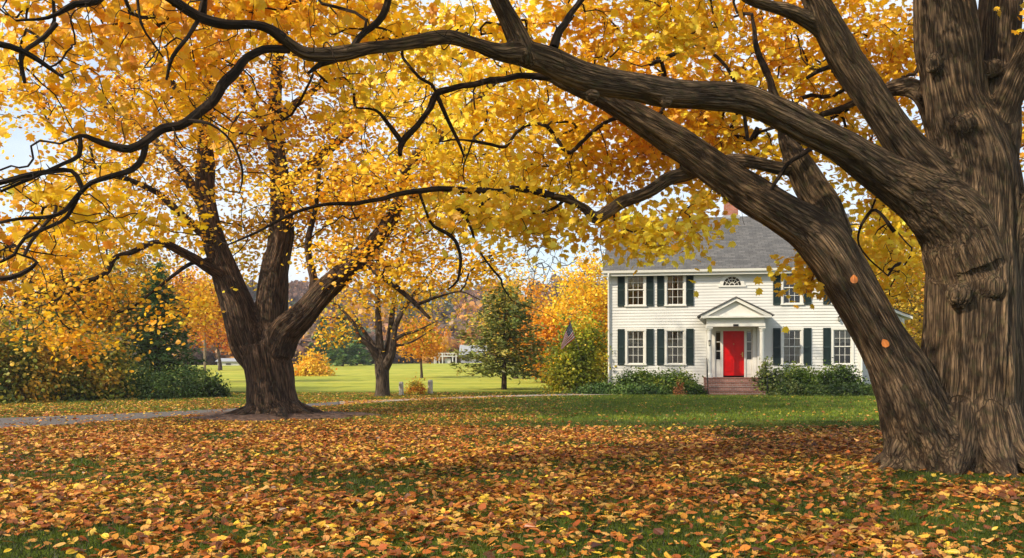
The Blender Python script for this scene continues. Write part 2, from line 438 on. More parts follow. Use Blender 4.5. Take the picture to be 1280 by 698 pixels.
def blob_points(blobs, rng=RNG):
    """blobs (px,py,Y,rx_px,ry_px,rY,n): points through world ellipsoids, biased outward"""
    out = []
    for (px, py, Y, rx, ry, rY, n) in blobs:
        c = at(px, py, Y); s = Y / F
        d = unit(rng.normal(size=(n, 3))); rr = rng.random(n) ** .45
        out.append(c + d * rr[:, None] * [rx * s, rY, ry * s])
    return np.vstack(out)

def leaf_cloud(tips, dirs, per, spread, size, rng=RNG, flat=.55, face=(0, 0, 1)):
    n = len(tips) * per
    P = np.repeat(tips, per, 0) + rng.normal(size=(n, 3)) * spread * [1, 1, flat]
    return P

def fused_limbs(name, limbs, extra, voxel, amp, spacing, mat, parent, aniso=.2, seed=3, smooth_it=6, subdiv=False, sides=20, lump=.10):
    """thick limbs fused into one skin by voxel remesh, then furrowed"""
    mb_v, mb_f, b = [], [], 0
    me = bpy.data.meshes.new('raw')
    verts = []; faces = []
    for i, L in enumerate(limbs):
        V, Q, caps, _ = tube_arr(L[:, :3], L[:, 3], sides, lump, seed + i)
        o = len(verts); verts += V.tolist(); faces += (Q + o).tolist() + (caps + o).tolist()
    for (c, r, sc) in extra:
        # burls: squashed balls
        nu, nv = 16, 10; o = len(verts)
        for a in range(nv + 1):
            for bb in range(nu):
                ph = np.pi * a / nv; th = 2 * np.pi * bb / nu
                verts.append([c[0] + r * sc[0] * np.sin(ph) * np.cos(th), c[1] + r * sc[1] * np.sin(ph) * np.sin(th), c[2] + r * sc[2] * np.cos(ph)])
        for a in range(nv):
            for bb in range(nu):
                faces.append([o + a * nu + bb, o + (a + 1) * nu + bb, o + (a + 1) * nu + (bb + 1) % nu, o + a * nu + (bb + 1) % nu])
    me.from_pydata(verts, [], faces)
    tmp = bpy.data.objects.new('raw', me); C.objects.link(tmp)
    md = tmp.modifiers.new('r', 'REMESH'); md.mode = 'VOXEL'; md.voxel_size = voxel; md.adaptivity = 0
    sm = tmp.modifiers.new('s', 'SMOOTH'); sm.iterations = smooth_it; sm.factor = .5
    if subdiv:
        sd = tmp.modifiers.new('d', 'SUBSURF'); sd.levels = 1; sd.render_levels = 1
    dg = bpy.context.evaluated_depsgraph_get()
    em = bpy.data.meshes.new_from_object(tmp.evaluated_get(dg))
    bpy.data.objects.remove(tmp)
    nv = len(em.vertices); V = np.empty(nv * 3, np.float32); em.vertices.foreach_get('co', V); V = V.reshape(-1, 3).astype(float)
    Nn = np.empty(nv * 3, np.float32); em.vertex_normals.foreach_get('vector', Nn); Nn = Nn.reshape(-1, 3).astype(float)
    best = np.full(nv, 1e9); second = np.full(nv, 1e9); bk = np.zeros((nv, 3)); rloc = np.ones(nv)
    for li, L in enumerate(limbs):
        P = L[:, :3]; rad = L[:, 3]; T, E1, E2 = frames(P)
        Lc = np.concatenate([[0], np.cumsum(np.linalg.norm(np.diff(P, axis=0), axis=1))])
        mg = rad.max() * 1.5 + .08; bd = np.full(nv, 1e9); lb = np.zeros((nv, 3)); lq = np.full(nv, 1e9); lr = np.ones(nv)
        I = np.nonzero(np.all((V > P.min(0) - mg) & (V < P.max(0) + mg), 1))[0]
        for k in range(len(P) - 1):
            m2 = max(rad[k], rad[k + 1]) * 1.5 + .08; lo = np.minimum(P[k], P[k + 1]) - m2; hi = np.maximum(P[k], P[k + 1]) + m2
            W = V[I]; J = I[(W[:, 0] > lo[0]) & (W[:, 0] < hi[0]) & (W[:, 2] > lo[2]) & (W[:, 2] < hi[2]) & (W[:, 1] > lo[1]) & (W[:, 1] < hi[1])]
            if not len(J): continue
            W = V[J]; ab = P[k + 1] - P[k]; l2 = ab @ ab + 1e-9
            t = np.clip(((W - P[k]) @ ab) / l2, 0, 1)
            d = W - (P[k] + t[:, None] * ab); dist = np.sqrt(np.einsum('ij,ij->i', d, d)); rr = rad[k] * (1 - t) + rad[k + 1] * t
            q = dist / rr; s = dist < bd[J]
            if not s.any(): continue
            J = J[s]; t = t[s][:, None]; d = d[s]
            e1 = E1[k] * (1 - t) + E1[k + 1] * t; e2 = E2[k] * (1 - t) + E2[k + 1] * t
            bd[J] = dist[s]; lq[J] = q[s]; lb[J] = np.column_stack([(d * e1).sum(1), (d * e2).sum(1), Lc[k] + t[:, 0] * np.sqrt(l2) + li * 7.3]); lr[J] = rr[s]
        second = np.where(lq < best, best, np.minimum(second, lq)); s = lq < best; best[s] = lq[s]; bk[s] = lb[s]; rloc[s] = lr[s]
    # interlaced vertical ridges
    q = bk * [1, 1, aniso] / spacing
    warp = np.column_stack([fbm(q * .7 + 9, seed, 2), fbm(q * .7 + 57, seed + 1, 2), np.zeros(nv)]) - .5
    qq = q + warp * 1.1
    a = 1 - np.abs(2 * vnoise(qq, seed + 2) - 1); b2 = 1 - np.abs(2 * vnoise(qq * 1.9 + 13, seed + 3) - 1)
    fur = np.clip(.68 * a + .32 * b2, 0, 1) ** 1.4          # 1 in the furrow lines
    h = 1 - fur; fade = np.clip((second - best) / .16, 0, 1); h = .55 + (h - .55) * (.25 + .75 * fade)
    big = fbm(bk * [2.2, 2.2, 1.0], seed + 7, 2) - .5
    amp_l = amp * np.clip(rloc / .35, .25, 1.0)
    V2 = V + Nn * ((h - .6) * 2 * amp_l + big * .10 * np.clip(rloc, 0, .6))[:, None]
    em.vertices.foreach_set('co', V2.astype(np.float32).ravel())
    at_ = em.attributes.new('bk', 'FLOAT_VECTOR', 'POINT'); at_.data.foreach_set('vector', bk.astype(np.float32).ravel())
    ah = em.attributes.new('bh', 'FLOAT', 'POINT'); ah.data.foreach_set('value', h.astype(np.float32))
    em.polygons.foreach_set('use_smooth', [True] * len(em.polygons)); em.materials.clear(); em.update()
    em.name = name
    return link(name, em, mat, parent)

def limb(rows, step=.12):
    """rows (px,py,Y,r_px) -> (n,4) world points with radius"""
    A = np.array([np.append(at(r[0], r[1], r[2]), r[3] * r[2] / F) for r in rows])
    L = catmull(A, step); n = len(L); q = np.column_stack([np.arange(n) * .42, np.full(n, rows[0][0] * .37), np.full(n, rows[-1][1] * .21)])
    w_ = np.where(L[:, 3] > .09, .004, np.minimum(L[:, 3] * .55, .024)) * np.clip(np.minimum(np.arange(n), np.arange(n)[::-1]) / 3, 0, 1)
    for c_ in range(3): L[:, c_] += (vnoise(q, 70 + c_) - .5) * 2 * w_
    L[:, 3] *= 1 + (vnoise(q * .6, 80) - .5) * np.where(L[:, 3] > .09, .08, .3)
    return L

def split_limbs(limbs, rthick):
    thick, thin = [], []
    for L in limbs:
        ok = L[:, 3] >= rthick
        k = len(L) if ok.all() else int(np.argmax(~ok))
        if k >= 3: thick.append(L[:k])
        if k < len(L): thin.append(L[max(0, k - 2):])
    return thick, thin

# ================================================================== CAMERA, LIGHT, SKY
cam_d = bpy.data.cameras.new('camera'); cam = bpy.data.objects.new('camera', cam_d); C.objects.link(cam)
cam.location = (0, 0, CAMZ); cam.rotation_euler = (R(90), 0, 0)
cam_d.sensor_width = 36; cam_d.lens = F / 1280 * 36; cam_d.shift_y = (HOR - 349) / 1280
cam_d.clip_end = 3000; cam_d.clip_start = .05
bpy.context.scene.camera = cam

SUN_AZ = (-.84, -.54); SUN_EL = 36
sv = Vector((SUN_AZ[0], SUN_AZ[1], 0)).normalized() * math.cos(R(SUN_EL)); sv.z = math.sin(R(SUN_EL))
sd = bpy.data.lights.new('sun', 'SUN'); sd.energy = 3.9; sd.angle = R(.7); sd.color = (1, .86, .64)
so = bpy.data.objects.new('sun', sd); C.objects.link(so)
so.rotation_euler = sv.to_track_quat('Z', 'Y').to_euler()

w = bpy.data.worlds.new('World'); bpy.context.scene.world = w; w.use_nodes = True
nt = w.node_tree; nt.nodes.clear()
wo = nt.nodes.new('ShaderNodeOutputWorld'); bg = nt.nodes.new('ShaderNodeBackground'); bg.inputs[1].default_value = .15
sky = nt.nodes.new('ShaderNodeTexSky'); sky.sky_type = 'NISHITA'; sky.sun_disc = False
sky.sun_elevation = R(SUN_EL); sky.sun_rotation = math.atan2(sv.x, sv.y); sky.air_density = 1.0; sky.dust_density = 1.2; sky.ozone_density = 1.0
tc = nt.nodes.new('ShaderNodeTexCoord'); mp = nt.nodes.new('ShaderNodeMapping'); mp.inputs['Scale'].default_value = (1, 1, 2.6)
cn = N(nt, 'ShaderNodeTexNoise', Scale=2.4, Detail=7.0, Roughness=.55)
nt.links.new(tc.outputs['Generated'], mp.inputs['Vector']); nt.links.new(mp.outputs[0], cn.inputs['Vector'])
cf = ramp(nt, cn.outputs['Fac'], [(.36, (.30, .30, .30)), (.60, (.95, .95, .95))])
cm = nt.nodes.new('ShaderNodeMix'); cm.data_type = 'RGBA'
nt.links.new(cf, cm.inputs[0]); nt.links.new(sky.outputs[0], cm.inputs[6]); cm.inputs[7].default_value = (4.6, 4.9, 5.2, 1)
nt.links.new(cm.outputs[2], bg.inputs[0]); nt.links.new(bg.outputs[0], wo.inputs[0])

sc = bpy.context.scene
sc.view_settings.view_transform = 'Standard'; sc.view_settings.look = 'None'; sc.view_settings.gamma = 1; sc.view_settings.exposure = 0.60
sc.cycles.use_denoising = True; sc.cycles.denoising_prefilter = 'ACCURATE'
sc.cycles.max_bounces = 7; sc.cycles.diffuse_bounces = 3; sc.cycles.glossy_bounces = 2; sc.cycles.transmission_bounces = 5; sc.cycles.transparent_max_bounces = 8
sc.cycles.caustics_reflective = False; sc.cycles.caustics_refractive = False
sc.cycles.sample_clamp_indirect = 6

hm = bpy.data.materials.new('haze_air'); hm.use_nodes = True; hn = hm.node_tree; hn.nodes.clear()
ho = hn.nodes.new('ShaderNodeOutputMaterial'); hv = hn.nodes.new('ShaderNodeVolumePrincipled'); hv.inputs['Color'].default_value = (.92, .94, 1, 1); hv.inputs['Density'].default_value = .00045; hv.inputs['Anisotropy'].default_value = .3
hn.links.new(hv.outputs[0], ho.inputs['Volume'])
tag(MB().box(-560, 560, -80, 760, -3, 60).build('haze', hm), 'thin autumn haze over the field and hill', None, None, 'stuff')
# ================================================================== TERRAIN
def ss(x, a, b):
    t = np.clip((x - a) / (b - a), 0, 1); return t * t * (3 - 2 * t)
def gz(x, y):
    x = np.asarray(x, float); y = np.asarray(y, float)
    return 1.05 * ss(y, 46, 135) + .25 * ss(y, 46, 120) * np.sin(x * .045 + .6) - .5 * ss(y, 140, 175)
xs = np.concatenate([np.linspace(-500, -60, 23)[:-1], np.linspace(-60, 60, 81), np.linspace(60, 500, 23)[1:]])
ys = np.concatenate([np.linspace(-60, 0, 5)[:-1], np.linspace(0, 160, 81), np.linspace(170, 700, 28)])
GX, GY = np.meshgrid(xs, ys)
GZ = gz(GX, GY)
nx, ny = len(xs), len(ys); ii = (np.arange(ny - 1)[:, None] * nx + np.arange(nx - 1)[None]).ravel()
tag(mesh_np('ground', np.column_stack([GX.ravel(), GY.ravel(), GZ.ravel()]), np.column_stack([ii, ii + 1, ii + nx + 1, ii + nx]), M['ground'], smooth=True), 'green lawn and mown field rising gently to the wood', None, None, 'structure')

# wooded hills
def hz_(x, y):
    base = 25 * ss(y, 150, 330) * (0.62 + .38 * np.sin(x * .011 + 1.9) + .10 * np.sin(x * .045))
    return base - .5
hx = np.linspace(-420, 420, 85); hy = np.linspace(150, 640, 50); HX, HY = np.meshgrid(hx, hy)
nx, ny = len(hx), len(hy); ii = (np.arange(ny - 1)[:, None] * nx + np.arange(nx - 1)[None]).ravel()
tag(mesh_np('hills', np.column_stack([HX.ravel(), HY.ravel(), hz_(HX, HY).ravel() + .2]), np.column_stack([ii, ii + 1, ii + nx + 1, ii + nx]), simple('hill_floor', (.12, .075, .055), .95, scale=.2), smooth=True), 'low wooded hill behind the field', None, None, 'structure')

def strip(name, left, right, z, mat, label):
    L = catmull(np.array([(*p, z) for p in left]), .5); Rr = catmull(np.array([(*p, z) for p in right]), .5)
    n = 60
    f = lambda A: np.column_stack([np.interp(np.linspace(0, 1, n), np.linspace(0, 1, len(A)), A[:, k]) for k in range(3)])
    L, Rr = f(L), f(Rr)
    jit = (fbm(np.column_stack([np.arange(n) * .6, np.zeros(n), np.zeros(n)]), 4) - .5) * .25
    L[:, 1] += jit; Rr[:, 1] -= jit[::-1]
    V = np.vstack([L, Rr]); i = np.arange(n - 1)
    return tag(mesh_np(name, V, np.column_stack([i, i + n, i + n + 1, i + 1]), mat), label, None, None, 'structure')
def gp(px, py):
    Y = CAMZ * F / (py - HOR); return ((px - 640) / F * Y, Y)
strip('driveway', [gp(-700, 583), gp(-200, 550), gp(0, 537), gp(150, 526.5), gp(260, 517), gp(330, 512), gp(430, 506)],
      [gp(-500, 545), gp(-180, 530), gp(0, 523), gp(150, 517.5), gp(260, 512.5), gp(330, 508.5), gp(430, 502)], .004, M['asphalt'], 'grey gravel driveway')
strip('path', [gp(425, 506.4), gp(500, 501.5), gp(600, 497.5), gp(700, 494.8), gp(800, 493.4), gp(950, 493.8)],
      [gp(425, 502.2), gp(500, 499.3), gp(600, 495.6), gp(700, 493.0), gp(800, 491.7), gp(950, 492.2)], .008, M['path'], 'narrow pale gravel path to the porch steps')

# ================================================================== HOUSE
HA = R(-10.0); ct, st = math.cos(HA), math.sin(HA)     # local x along facade, y into the house
H0 = np.array([10.14, 40.7])
def hu(px, w=0):
    k = (px - 640) / F
    # X = 10.14 + ct*u - st*w ; Y = 40.7 + st*u + ct*w
    return (k * (H0[1] + ct * w) - H0[0] + st * w) / (ct - k * st)
def hzz(u, py, w=0):
    return CAMZ - (py - HOR) / F * (H0[1] + st * u + ct * w)
house = thing('colonial_house', 'white two storey clapboard house with green shutters, red door and grey roof', 'house', (H0[0], H0[1], 0), HA)
UL, UR = hu(760), hu(1076)
DEPTH = 8.6; EAVE = 5.80; RIDGE = 8.62
WX = [hu(794.5), hu(844), hu(990), hu(1053)]
WW = .40                                                # half opening
ZL = (1.36, 2.88); ZU = (4.10, 5.50)
ops = []
for k, x in enumerate(WX):
    ops.append((x - WW, x + WW, *ZL))
    ops.append((x - WW, x + WW, *ZU))
XU4 = hu(1050); 
DX = hu(917)
ops.append((DX - .86, DX + .86, .70, 2.98))
def wall_mesh(u0, u1, ztop, ops, exp=.135, lip=.023):
    zb = sorted(set([round(.35 + exp * k, 4) for k in range(int((ztop - .35) / exp) + 1)] + [ztop] + [z for o in ops for z in (o[2], o[3])]))
    zb = [z for z in zb if .35 <= z <= ztop]
    mb = MB()
    for a, b in zip(zb[:-1], zb[1:]):
        if b - a < 1e-4: continue
        mid = (a + b) / 2; row = math.floor((mid - .35) / exp)
        r0 = .35 + row * exp; off = lambda z: -lip * (1 - (z - r0) / exp)
        cuts = sorted([(o[0], o[1]) for o in ops if o[2] < mid < o[3]])
        x = u0; segs = []
        for c0, c1 in cuts:
            if c0 > x: segs.append((x, c0))
            x = max(x, c1)
        segs.append((x, u1))
        for s0, s1 in segs:
            mb.add([(s0, off(a), a), (s1, off(a), a), (s1, off(b), b), (s0, off(b), b)], [(0, 1, 2, 3)])
            if abs(a - r0) < 1e-4: mb.add([(s0, 0, a), (s1, 0, a), (s1, off(a), a), (s0, off(a), a)], [(0, 1, 2, 3)])
    return mb
wall_mesh(UL + .12, UR - .12, EAVE - .28, ops).build('front_wall', M['siding'], house)
mb = MB()  # sides, back, gables
for u, d in ((UL, 1), (UR, -1)):
    mb.prism_x([(.02, .35), (DEPTH, .35), (DEPTH, EAVE), (DEPTH / 2, RIDGE - .15), (.02, EAVE)], u, u + d * .15)
mb.box(UL, UR, DEPTH - .15, DEPTH, .35, EAVE)
mb.build('side_wall', M['siding'], house)
MB().box(UL + .03, UR - .03, .03, DEPTH - .03, -.2, .345).build('foundation', M['stone'], house)
for a_ in (UL - .01, UR - .13): MB().box(a_, a_ + .14, -.045, .12, .33, EAVE - .2).build('corner_board', M['white'], house)
MB().box(UL + .13, UR - .13, -.03, .02, EAVE - .29, EAVE - .03).build('frieze_board', M['white'], house)
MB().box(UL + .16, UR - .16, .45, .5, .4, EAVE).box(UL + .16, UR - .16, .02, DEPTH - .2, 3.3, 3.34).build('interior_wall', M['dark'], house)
# roof
OV = .35; sl = (RIDGE - EAVE) / (DEPTH / 2)
def roofz(y): return EAVE + sl * (y if y < DEPTH / 2 else DEPTH - y)
mb = MB()
for side in (0, 1):
    y0 = -OV if side == 0 else DEPTH + OV
    pts = [(y0, roofz(-OV) + .04), (DEPTH / 2, RIDGE + .04), (DEPTH / 2, RIDGE + .17), (y0, roofz(-OV) + .15)]
    mb.prism_x(pts if side == 0 else pts[::-1], UL - .22, UR + .30)
roof = mb.build('roof', M['roof'], house)
zf = roofz(-OV)
MB().box(UL - .2, UR + .28, -OV + .01, .0, zf - .13, zf + .035).build('soffit', M['white'], house)
for s in (UL - .20, UR + .235): MB().prism_x([(-OV + .02, zf - .12), (DEPTH / 2, RIDGE - .14), (DEPTH / 2, RIDGE + .035), (-OV + .02, zf + .035)], s, s + .045).build('rake_board', M['white'], house)
MB().prism_x([(-OV - .10, zf + .11), (-OV - .085, zf + .0), (-OV - .02, zf - .02), (-OV - .003, zf + .11)], UL - .22, UR + .30).build('gutter', M['white'], house)
CHX = hu(914, DEPTH / 2)
mb = MB().box(CHX - .34, CHX + .34, DEPTH / 2 - .1, DEPTH / 2 + .55, RIDGE - .7, 9.75)
ch = mb.build('chimney', M['brick'], roof)
MB().box(CHX - .40, CHX + .40, DEPTH / 2 - .16, DEPTH / 2 + .61, 9.752, 9.87).build('chimney_cap', M['stone'], roof)
MB().box(CHX - .42, CHX + .42, DEPTH / 2 - .17, DEPTH / 2 + .6, RIDGE + .0, RIDGE + .22).build('flashing', M['groof'], roof)
# downspouts
for x in (UL + .05, UR + .02):
    mb = MB().tube([(x, -OV - .06, zf), (x, -OV + .05, zf - .2), (x, -.10, zf - .45), (x, -.10, .5), (x, -.25, .15)], .042, 8)
    mb.build('downspout', M['white'], house, True)

def window(x, z0, z1, style):
    """window > frame, upper and lower sash with bars, pane, sill, curtain"""
    mb = MB(); t = .085
    mb.box(x - WW - t, x - WW + .012, -.045, .06, z0 - .01, z1 + .01); mb.box(x + WW - .012, x + WW + t, -.045, .06, z0 - .01, z1 + .01)
    mb.box(x - WW - t - .015, x + WW + t + .015, -.055, .055, z1 + .01, z1 + .13)
    fr = mb.build('window', M['white'], house)
    MB().box(x - WW - t - .03, x + WW + t + .03, -.085, .05, z0 - .075, z0 - .012).build('sill', M['white'], fr)
    zm = (z0 + z1) / 2
    for (a, b, yo) in ((zm, z1 + .01, .0), (z0 - .01, zm + .035, .035)):
        s = MB(); e = .04; x0, x1 = x - WW + .013, x + WW - .013
        s.box(x0, x0 + e, yo, yo + .03, a, b); s.box(x1 - e, x1, yo, yo + .03, a, b)
        s.box(x0 + e, x1 - e, yo + .001, yo + .029, a, a + e); s.box(x0 + e, x1 - e, yo + .001, yo + .029, b - e, b)
        for k in (1, 2):
            xx = x0 + e + (x1 - x0 - 2 * e) * k / 3; s.box(xx - .009, xx + .009, yo + .003, yo + .026, a + e, b - e)
        zz = (a + b) / 2; s.box(x0 + e, x1 - e, yo + .005, yo + .024, zz - .009, zz + .009)
        s.build('sash', M['white'], fr)
        MB().add([(x0 + e, yo + .015, a + e), (x1 - e, yo + .015, a + e), (x1 - e, yo + .015, b - e), (x0 + e, yo + .015, b - e)], [(0, 1, 2, 3)]).build('pane', M['glass'], fr)
    # curtains with folds
    if style:
        cu = MB(); n = 26
        spans = [(x - WW, x + WW)] if style == 1 else [(x - WW, x - WW + .26), (x + WW - .26, x + WW)]
        zb = z0 + (.62 if style == 1 else .02) * (z1 - z0)
        for (a, b) in spans:
            vs = []
            for k in range(n + 1):
                u = a + (b - a) * k / n; y = .17 + .022 * math.sin(k * 1.9); vs += [(u, y, zb + .02 * math.sin(k)), (u, y, z1)]
            cu.add(vs, [(2 * k, 2 * k + 2, 2 * k + 3, 2 * k + 1) for k in range(n)])
        cu.build('curtain', M['curtain'], fr, True)
    return fr
def shutter(x, z0, z1):
    hw = .165; y0 = -.062
    mb = MB(); e = .035
    mb.box(x - hw, x - hw + e, y0, -.02, z0, z1); mb.box(x + hw - e, x + hw, y0, -.02, z0, z1)
    zm = z0 + (z1 - z0) * .48
    for a, b in ((z0, z0 + .08), (z1 - .07, z1), (zm - .035, zm + .035)): mb.box(x - hw + e, x + hw - e, y0 + .001, -.021, a, b)
    for a, b in ((z0 + .08, zm - .035), (zm + .035, z1 - .07)):
        n = int((b - a) / .035)
        for k in range(n):
            z = a + (b - a) * (k + .5) / n
            mb.add([(x - hw + e, y0 + .008, z - .017), (x + hw - e, y0 + .008, z - .017), (x + hw - e, -.03, z + .017), (x - hw + e, -.03, z + .017)], [(0, 1, 2, 3)])
    mb.box(x - hw + e, x + hw - e, -.024, -.019, z0 + .05, z1 - .05)
    mb.build('shutter', M['shutter'], house)
for k, x in enumerate(WX):
    for (z0, z1), stl in ((ZL, (1, 2, 2, 1)[k]), (ZU, (1, 2, 1, 1)[k])):
        window(x, z0, z1, stl)
        ext = WW + .085 + .165 + .02
        shutter(x - ext, z0 - .06, z1 + .10)
        if not (k == 3 and z0 < 2): shutter(x + ext, z0 - .06, z1 + .10)
# fanlight
fx = hu(915); fz = hzz(fx, 357)
mb = MB()
def arc(r0, r1, y0, y1, n=24):
    for k in range(n):
        a, b = math.pi * k / n, math.pi * (k + 1) / n
        p = [(fx + r * math.cos(t), z) for r, t, z in ((r0, a, fz + r0 * math.sin(a)), (r1, a, fz + r1 * math.sin(a)), (r1, b, fz + r1 * math.sin(b)), (r0, b, fz + r0 * math.sin(b)))]
        mb.prism([p[0], p[1], p[2], p[3]][::-1], y0, y1)
arc(.40, .56, -.06, -.017)
mb.box(fx - .62, fx + .62, -.07, -.016, fz - .07, fz)
for k in range(1, 6):
    t = math.pi * k / 6
    mb.tube([(fx + .12 * math.cos(t), -.045, fz + .12 * math.sin(t)), (fx + .41 * math.cos(t), -.045, fz + .41 * math.sin(t))], .012, 5)
arc(.10, .13, -.05, -.04); arc(.27, .29, -.05, -.04)
fan = mb.build('fanlight', M['white'], house)
MB().add([(fx, -.03, fz)] + [(fx + .40 * math.cos(math.pi * k / 24), -.03, fz + .40 * math.sin(math.pi * k / 24)) for k in range(25)], [tuple(range(26))]).build('pane', simple('dark_glass', (.015, .017, .018), .08), fan)

# doorway
PF = .74                      # porch floor level
mb = MB()
mb.box(DX - 1.02, DX - .84, -.06, .06, PF, 2.98); mb.box(DX + .84, DX + 1.02, -.06, .06, PF, 2.98)
mb.box(DX - 1.02, DX + 1.02, -.062, .062, 2.98, 3.2)
mb.box(DX - .54, DX - .47, -.03, .10, PF, 2.98); mb.box(DX + .47, DX + .54, -.03, .10, PF, 2.98)
mb.box(DX - .84, DX + .84, .0, .08, 2.86, 2.978)
mb.build('door_surround', M['white'], house)
door = MB().box(DX - .468, DX + .468, .03, .08, PF + .07, 2.858)
d_ = door.build('door', M['red'], house)
mb = MB()
for (a, b) in ((-.36, -.06), (.06, .36)):
    for (z0, z1) in ((PF + .25, PF + .85), (PF + 1.0, PF + 1.62), (PF + 1.74, PF + 2.0)):
        mb.box(DX + a, DX + b, .012, .029, z0, z1)
        mb.box(DX + a + .04, DX + b - .04, .002, .0115, z0 + .04, z1 - .04)
mb.build('panel', M['red'], d_, bevel=.006)
mb = MB().tube([(DX + .40, .03, PF + 1.05), (DX + .40, -.03, PF + 1.05), (DX + .30, -.035, PF + 1.05)], .014, 8); mb.box(DX + .375, DX + .425, .015, .028, PF + .92, PF + 1.15)
mb.build('handle', M['brass'], d_)
MB().tube([(DX, .02, PF + 1.56), (DX + .03, .0, PF + 1.52), (DX, -.005, PF + 1.47), (DX - .03, .0, PF + 1.52), (DX, .02, PF + 1.56)], .008, 6).build('knocker', M['brass'], d_)
for s in (-1, 1):
    cx = DX + s * .69; mb = MB()
    mb.box(cx - .148, cx + .148, .02, .06, PF, PF + .78); mb.box(cx - .10, cx + .10, .008, .0195, PF + .12, PF + .66)
    mb.box(cx - .148, cx - .10, .021, .061, PF + .78, 2.86); mb.box(cx + .10, cx + .148, .021, .061, PF + .78, 2.86)
    for z in (PF + .80, PF + 1.2, PF + 1.62, 2.82): mb.box(cx - .1, cx + .1, .025, .055, z - .016, z + .016)
    sl_ = mb.build('sidelight', M['white'], house)
    MB().add([(cx - .1, .045, PF + .8), (cx + .1, .045, PF + .8), (cx + .1, .045, 2.82), (cx - .1, .045, 2.82)], [(0, 1, 2, 3)]).build('pane', M['glass'], sl_)
# portico
PD = -1.25; pw = 1.17
port = MB(); z0, z1 = 3.02, 3.40
port.box(DX - pw - .10, DX + pw + .10, PD - .10, -.07, z0, z0 + .13)
port.box(DX - pw - .06, DX + pw + .06, PD - .06, -.07, z0 + .131, z1)
port.box(DX - 1.52, DX + 1.52, PD - .30, -.03, z1 + .001, z1 + .085)
pt = port.build('portico', M['white'], house)
pa = z1 + .09; pk = pa + .80
MB().prism([(DX - 1.2, pa), (DX + 1.2, pa), (DX, pk - .17)], PD - .12, PD - .04).build('pediment', M['white'], pt)
mb = MB()
for s in (-1, 1):
    P4 = [(DX + s * 1.55, pa - .0), (DX, pk), (DX, pk - .15), (DX + s * 1.22, pa - .0)]
    mb.prism(P4 if s < 0 else P4[::-1], PD - .28, PD - .125)
mb.build('raking_cornice', M['white'], pt, bevel=.01)
mb = MB()
for s in (-1, 1):
    P4 = [(DX + s * 1.62, pa - .02), (DX, pk + .005), (DX, pk + .055), (DX + s * 1.66, pa + .02)]
    mb.prism(P4 if s > 0 else P4[::-1], PD - .33, -.02)
mb.build('porch_roof', M['roof'], pt)
for s in (-1, 1):
    cx = DX + s * (pw - .03); cy = PD + .08
    mb = MB(); n = 24; prof = [(PF, .155), (PF + .10, .155), (PF + .11, .135), (PF + .16, .13), (PF + .20, .105), (PF + 1.0, .105), (2.78, .088), (2.80, .105), (2.84, .105), (2.86, .13), (2.93, .15)]
    mb.tube([(cx, cy, z) for z, _ in prof], [r for _, r in prof], n)
    mb.box(cx - .15, cx + .15, cy - .15, cy + .15, 2.935, 3.018)
    col_ = mb.build('column', M['white'], pt)
    MB().box(cx - .1, cx + .1, -.11, -.02, PF, 3.018).build('pilaster', M['white'], pt)
MB().box(DX - .11, DX + .11, PD - .125, PD - .102, z0 - .005, z0 + .10).build('number_plaque', M['iron'], pt)
# steps and landing
mb = MB(); nst = 4; rise = PF / nst
mb.box(DX - 1.35, DX + 1.35, PD - .12, -.03, 0, PF - .035)
mb.box(DX - 1.38, DX + 1.38, PD - .15, -.03, PF - .034, PF - .001)
stp = mb.build('landing', M['stepbrick'], house)
for k in range(1, nst):
    y1 = PD - .12 - .30 * (k - 1); y0 = y1 - .30
    m2 = MB().box(DX - 1.18, DX + 1.18, y0, y1 - .002, 0, PF - rise * k - .03)
    m2.box(DX - 1.2, DX + 1.2, y0 - .02, y1 - .004, PF - rise * k - .029, PF - rise * k)
    m2.build('step', M['stepbrick'], stp)
for s in (-1, 1):
    x = DX + s * 1.26; ya = PD - .05; yb = PD - 1.05
    mb = MB()
    mb.tube([(x, ya, PF - .03), (x, ya, PF + .78)], .013, 6); mb.tube([(x, yb, 0), (x, yb, .72)], .013, 6)
    mb.tube([(x, ya + .02, PF + .86), (x, ya - .1, PF + .82), (x, yb + .1, .84), (x, yb - .05, .74), (x, yb - .12, .64), (x, yb - .05, .58)], .02, 6)
    for q in range(1, 7):
        t = q / 7; y = ya + (yb - ya) * t; mb.tube([(x, y, (PF + .80) * (1 - t) + .74 * t - .52), (x, y, (PF + .80) * (1 - t) + .74 * t)], .008, 5)
    mb.tube([(x, ya, PF + .2), (x, yb, .22)], .01, 5)
    mb.build('handrail', M['iron'], house)
def lantern(x, y, z, s=1.0, nm='wall_lamp'):
    mb = MB(); mb.box(x - .03 * s, x + .03 * s, y + .07 * s, y + .12 * s, z - .1 * s, z + .1 * s)
    mb.tube([(x, y + .09 * s, z), (x, y, z + .05 * s), (x, y, z + .14 * s)], .012 * s, 6)
    mb.tube([(x, y, z + .16 * s), (x, y, z + .12 * s), (x, y, z + .09 * s)], [.01 * s, .07 * s, .075 * s], 8); mb.tube([(x, y, z - .13 * s), (x, y, z - .11 * s), (x, y, z - .16 * s)], [.05 * s, .055 * s, .01], 8)
    for k in range(4):
        a = k * math.pi / 2 + .78; mb.tube([(x + .06 * s * math.cos(a), y + .06 * s * math.sin(a), z + .1 * s), (x + .045 * s * math.cos(a), y + .045 * s * math.sin(a), z - .12 * s)], .007, 4)
    o = mb.build(nm, M['iron'], house)
    MB().tube([(x, y, z + .08 * s), (x, y, z - .1 * s)], [.045 * s, .035 * s], 8).build('lamp_glass', M['lamp'], o)
lantern(DX - pw + .03, PD - .17, 2.28, .9)
lantern(hu(1048), -.14, hzz(hu(1048), 399), .8)
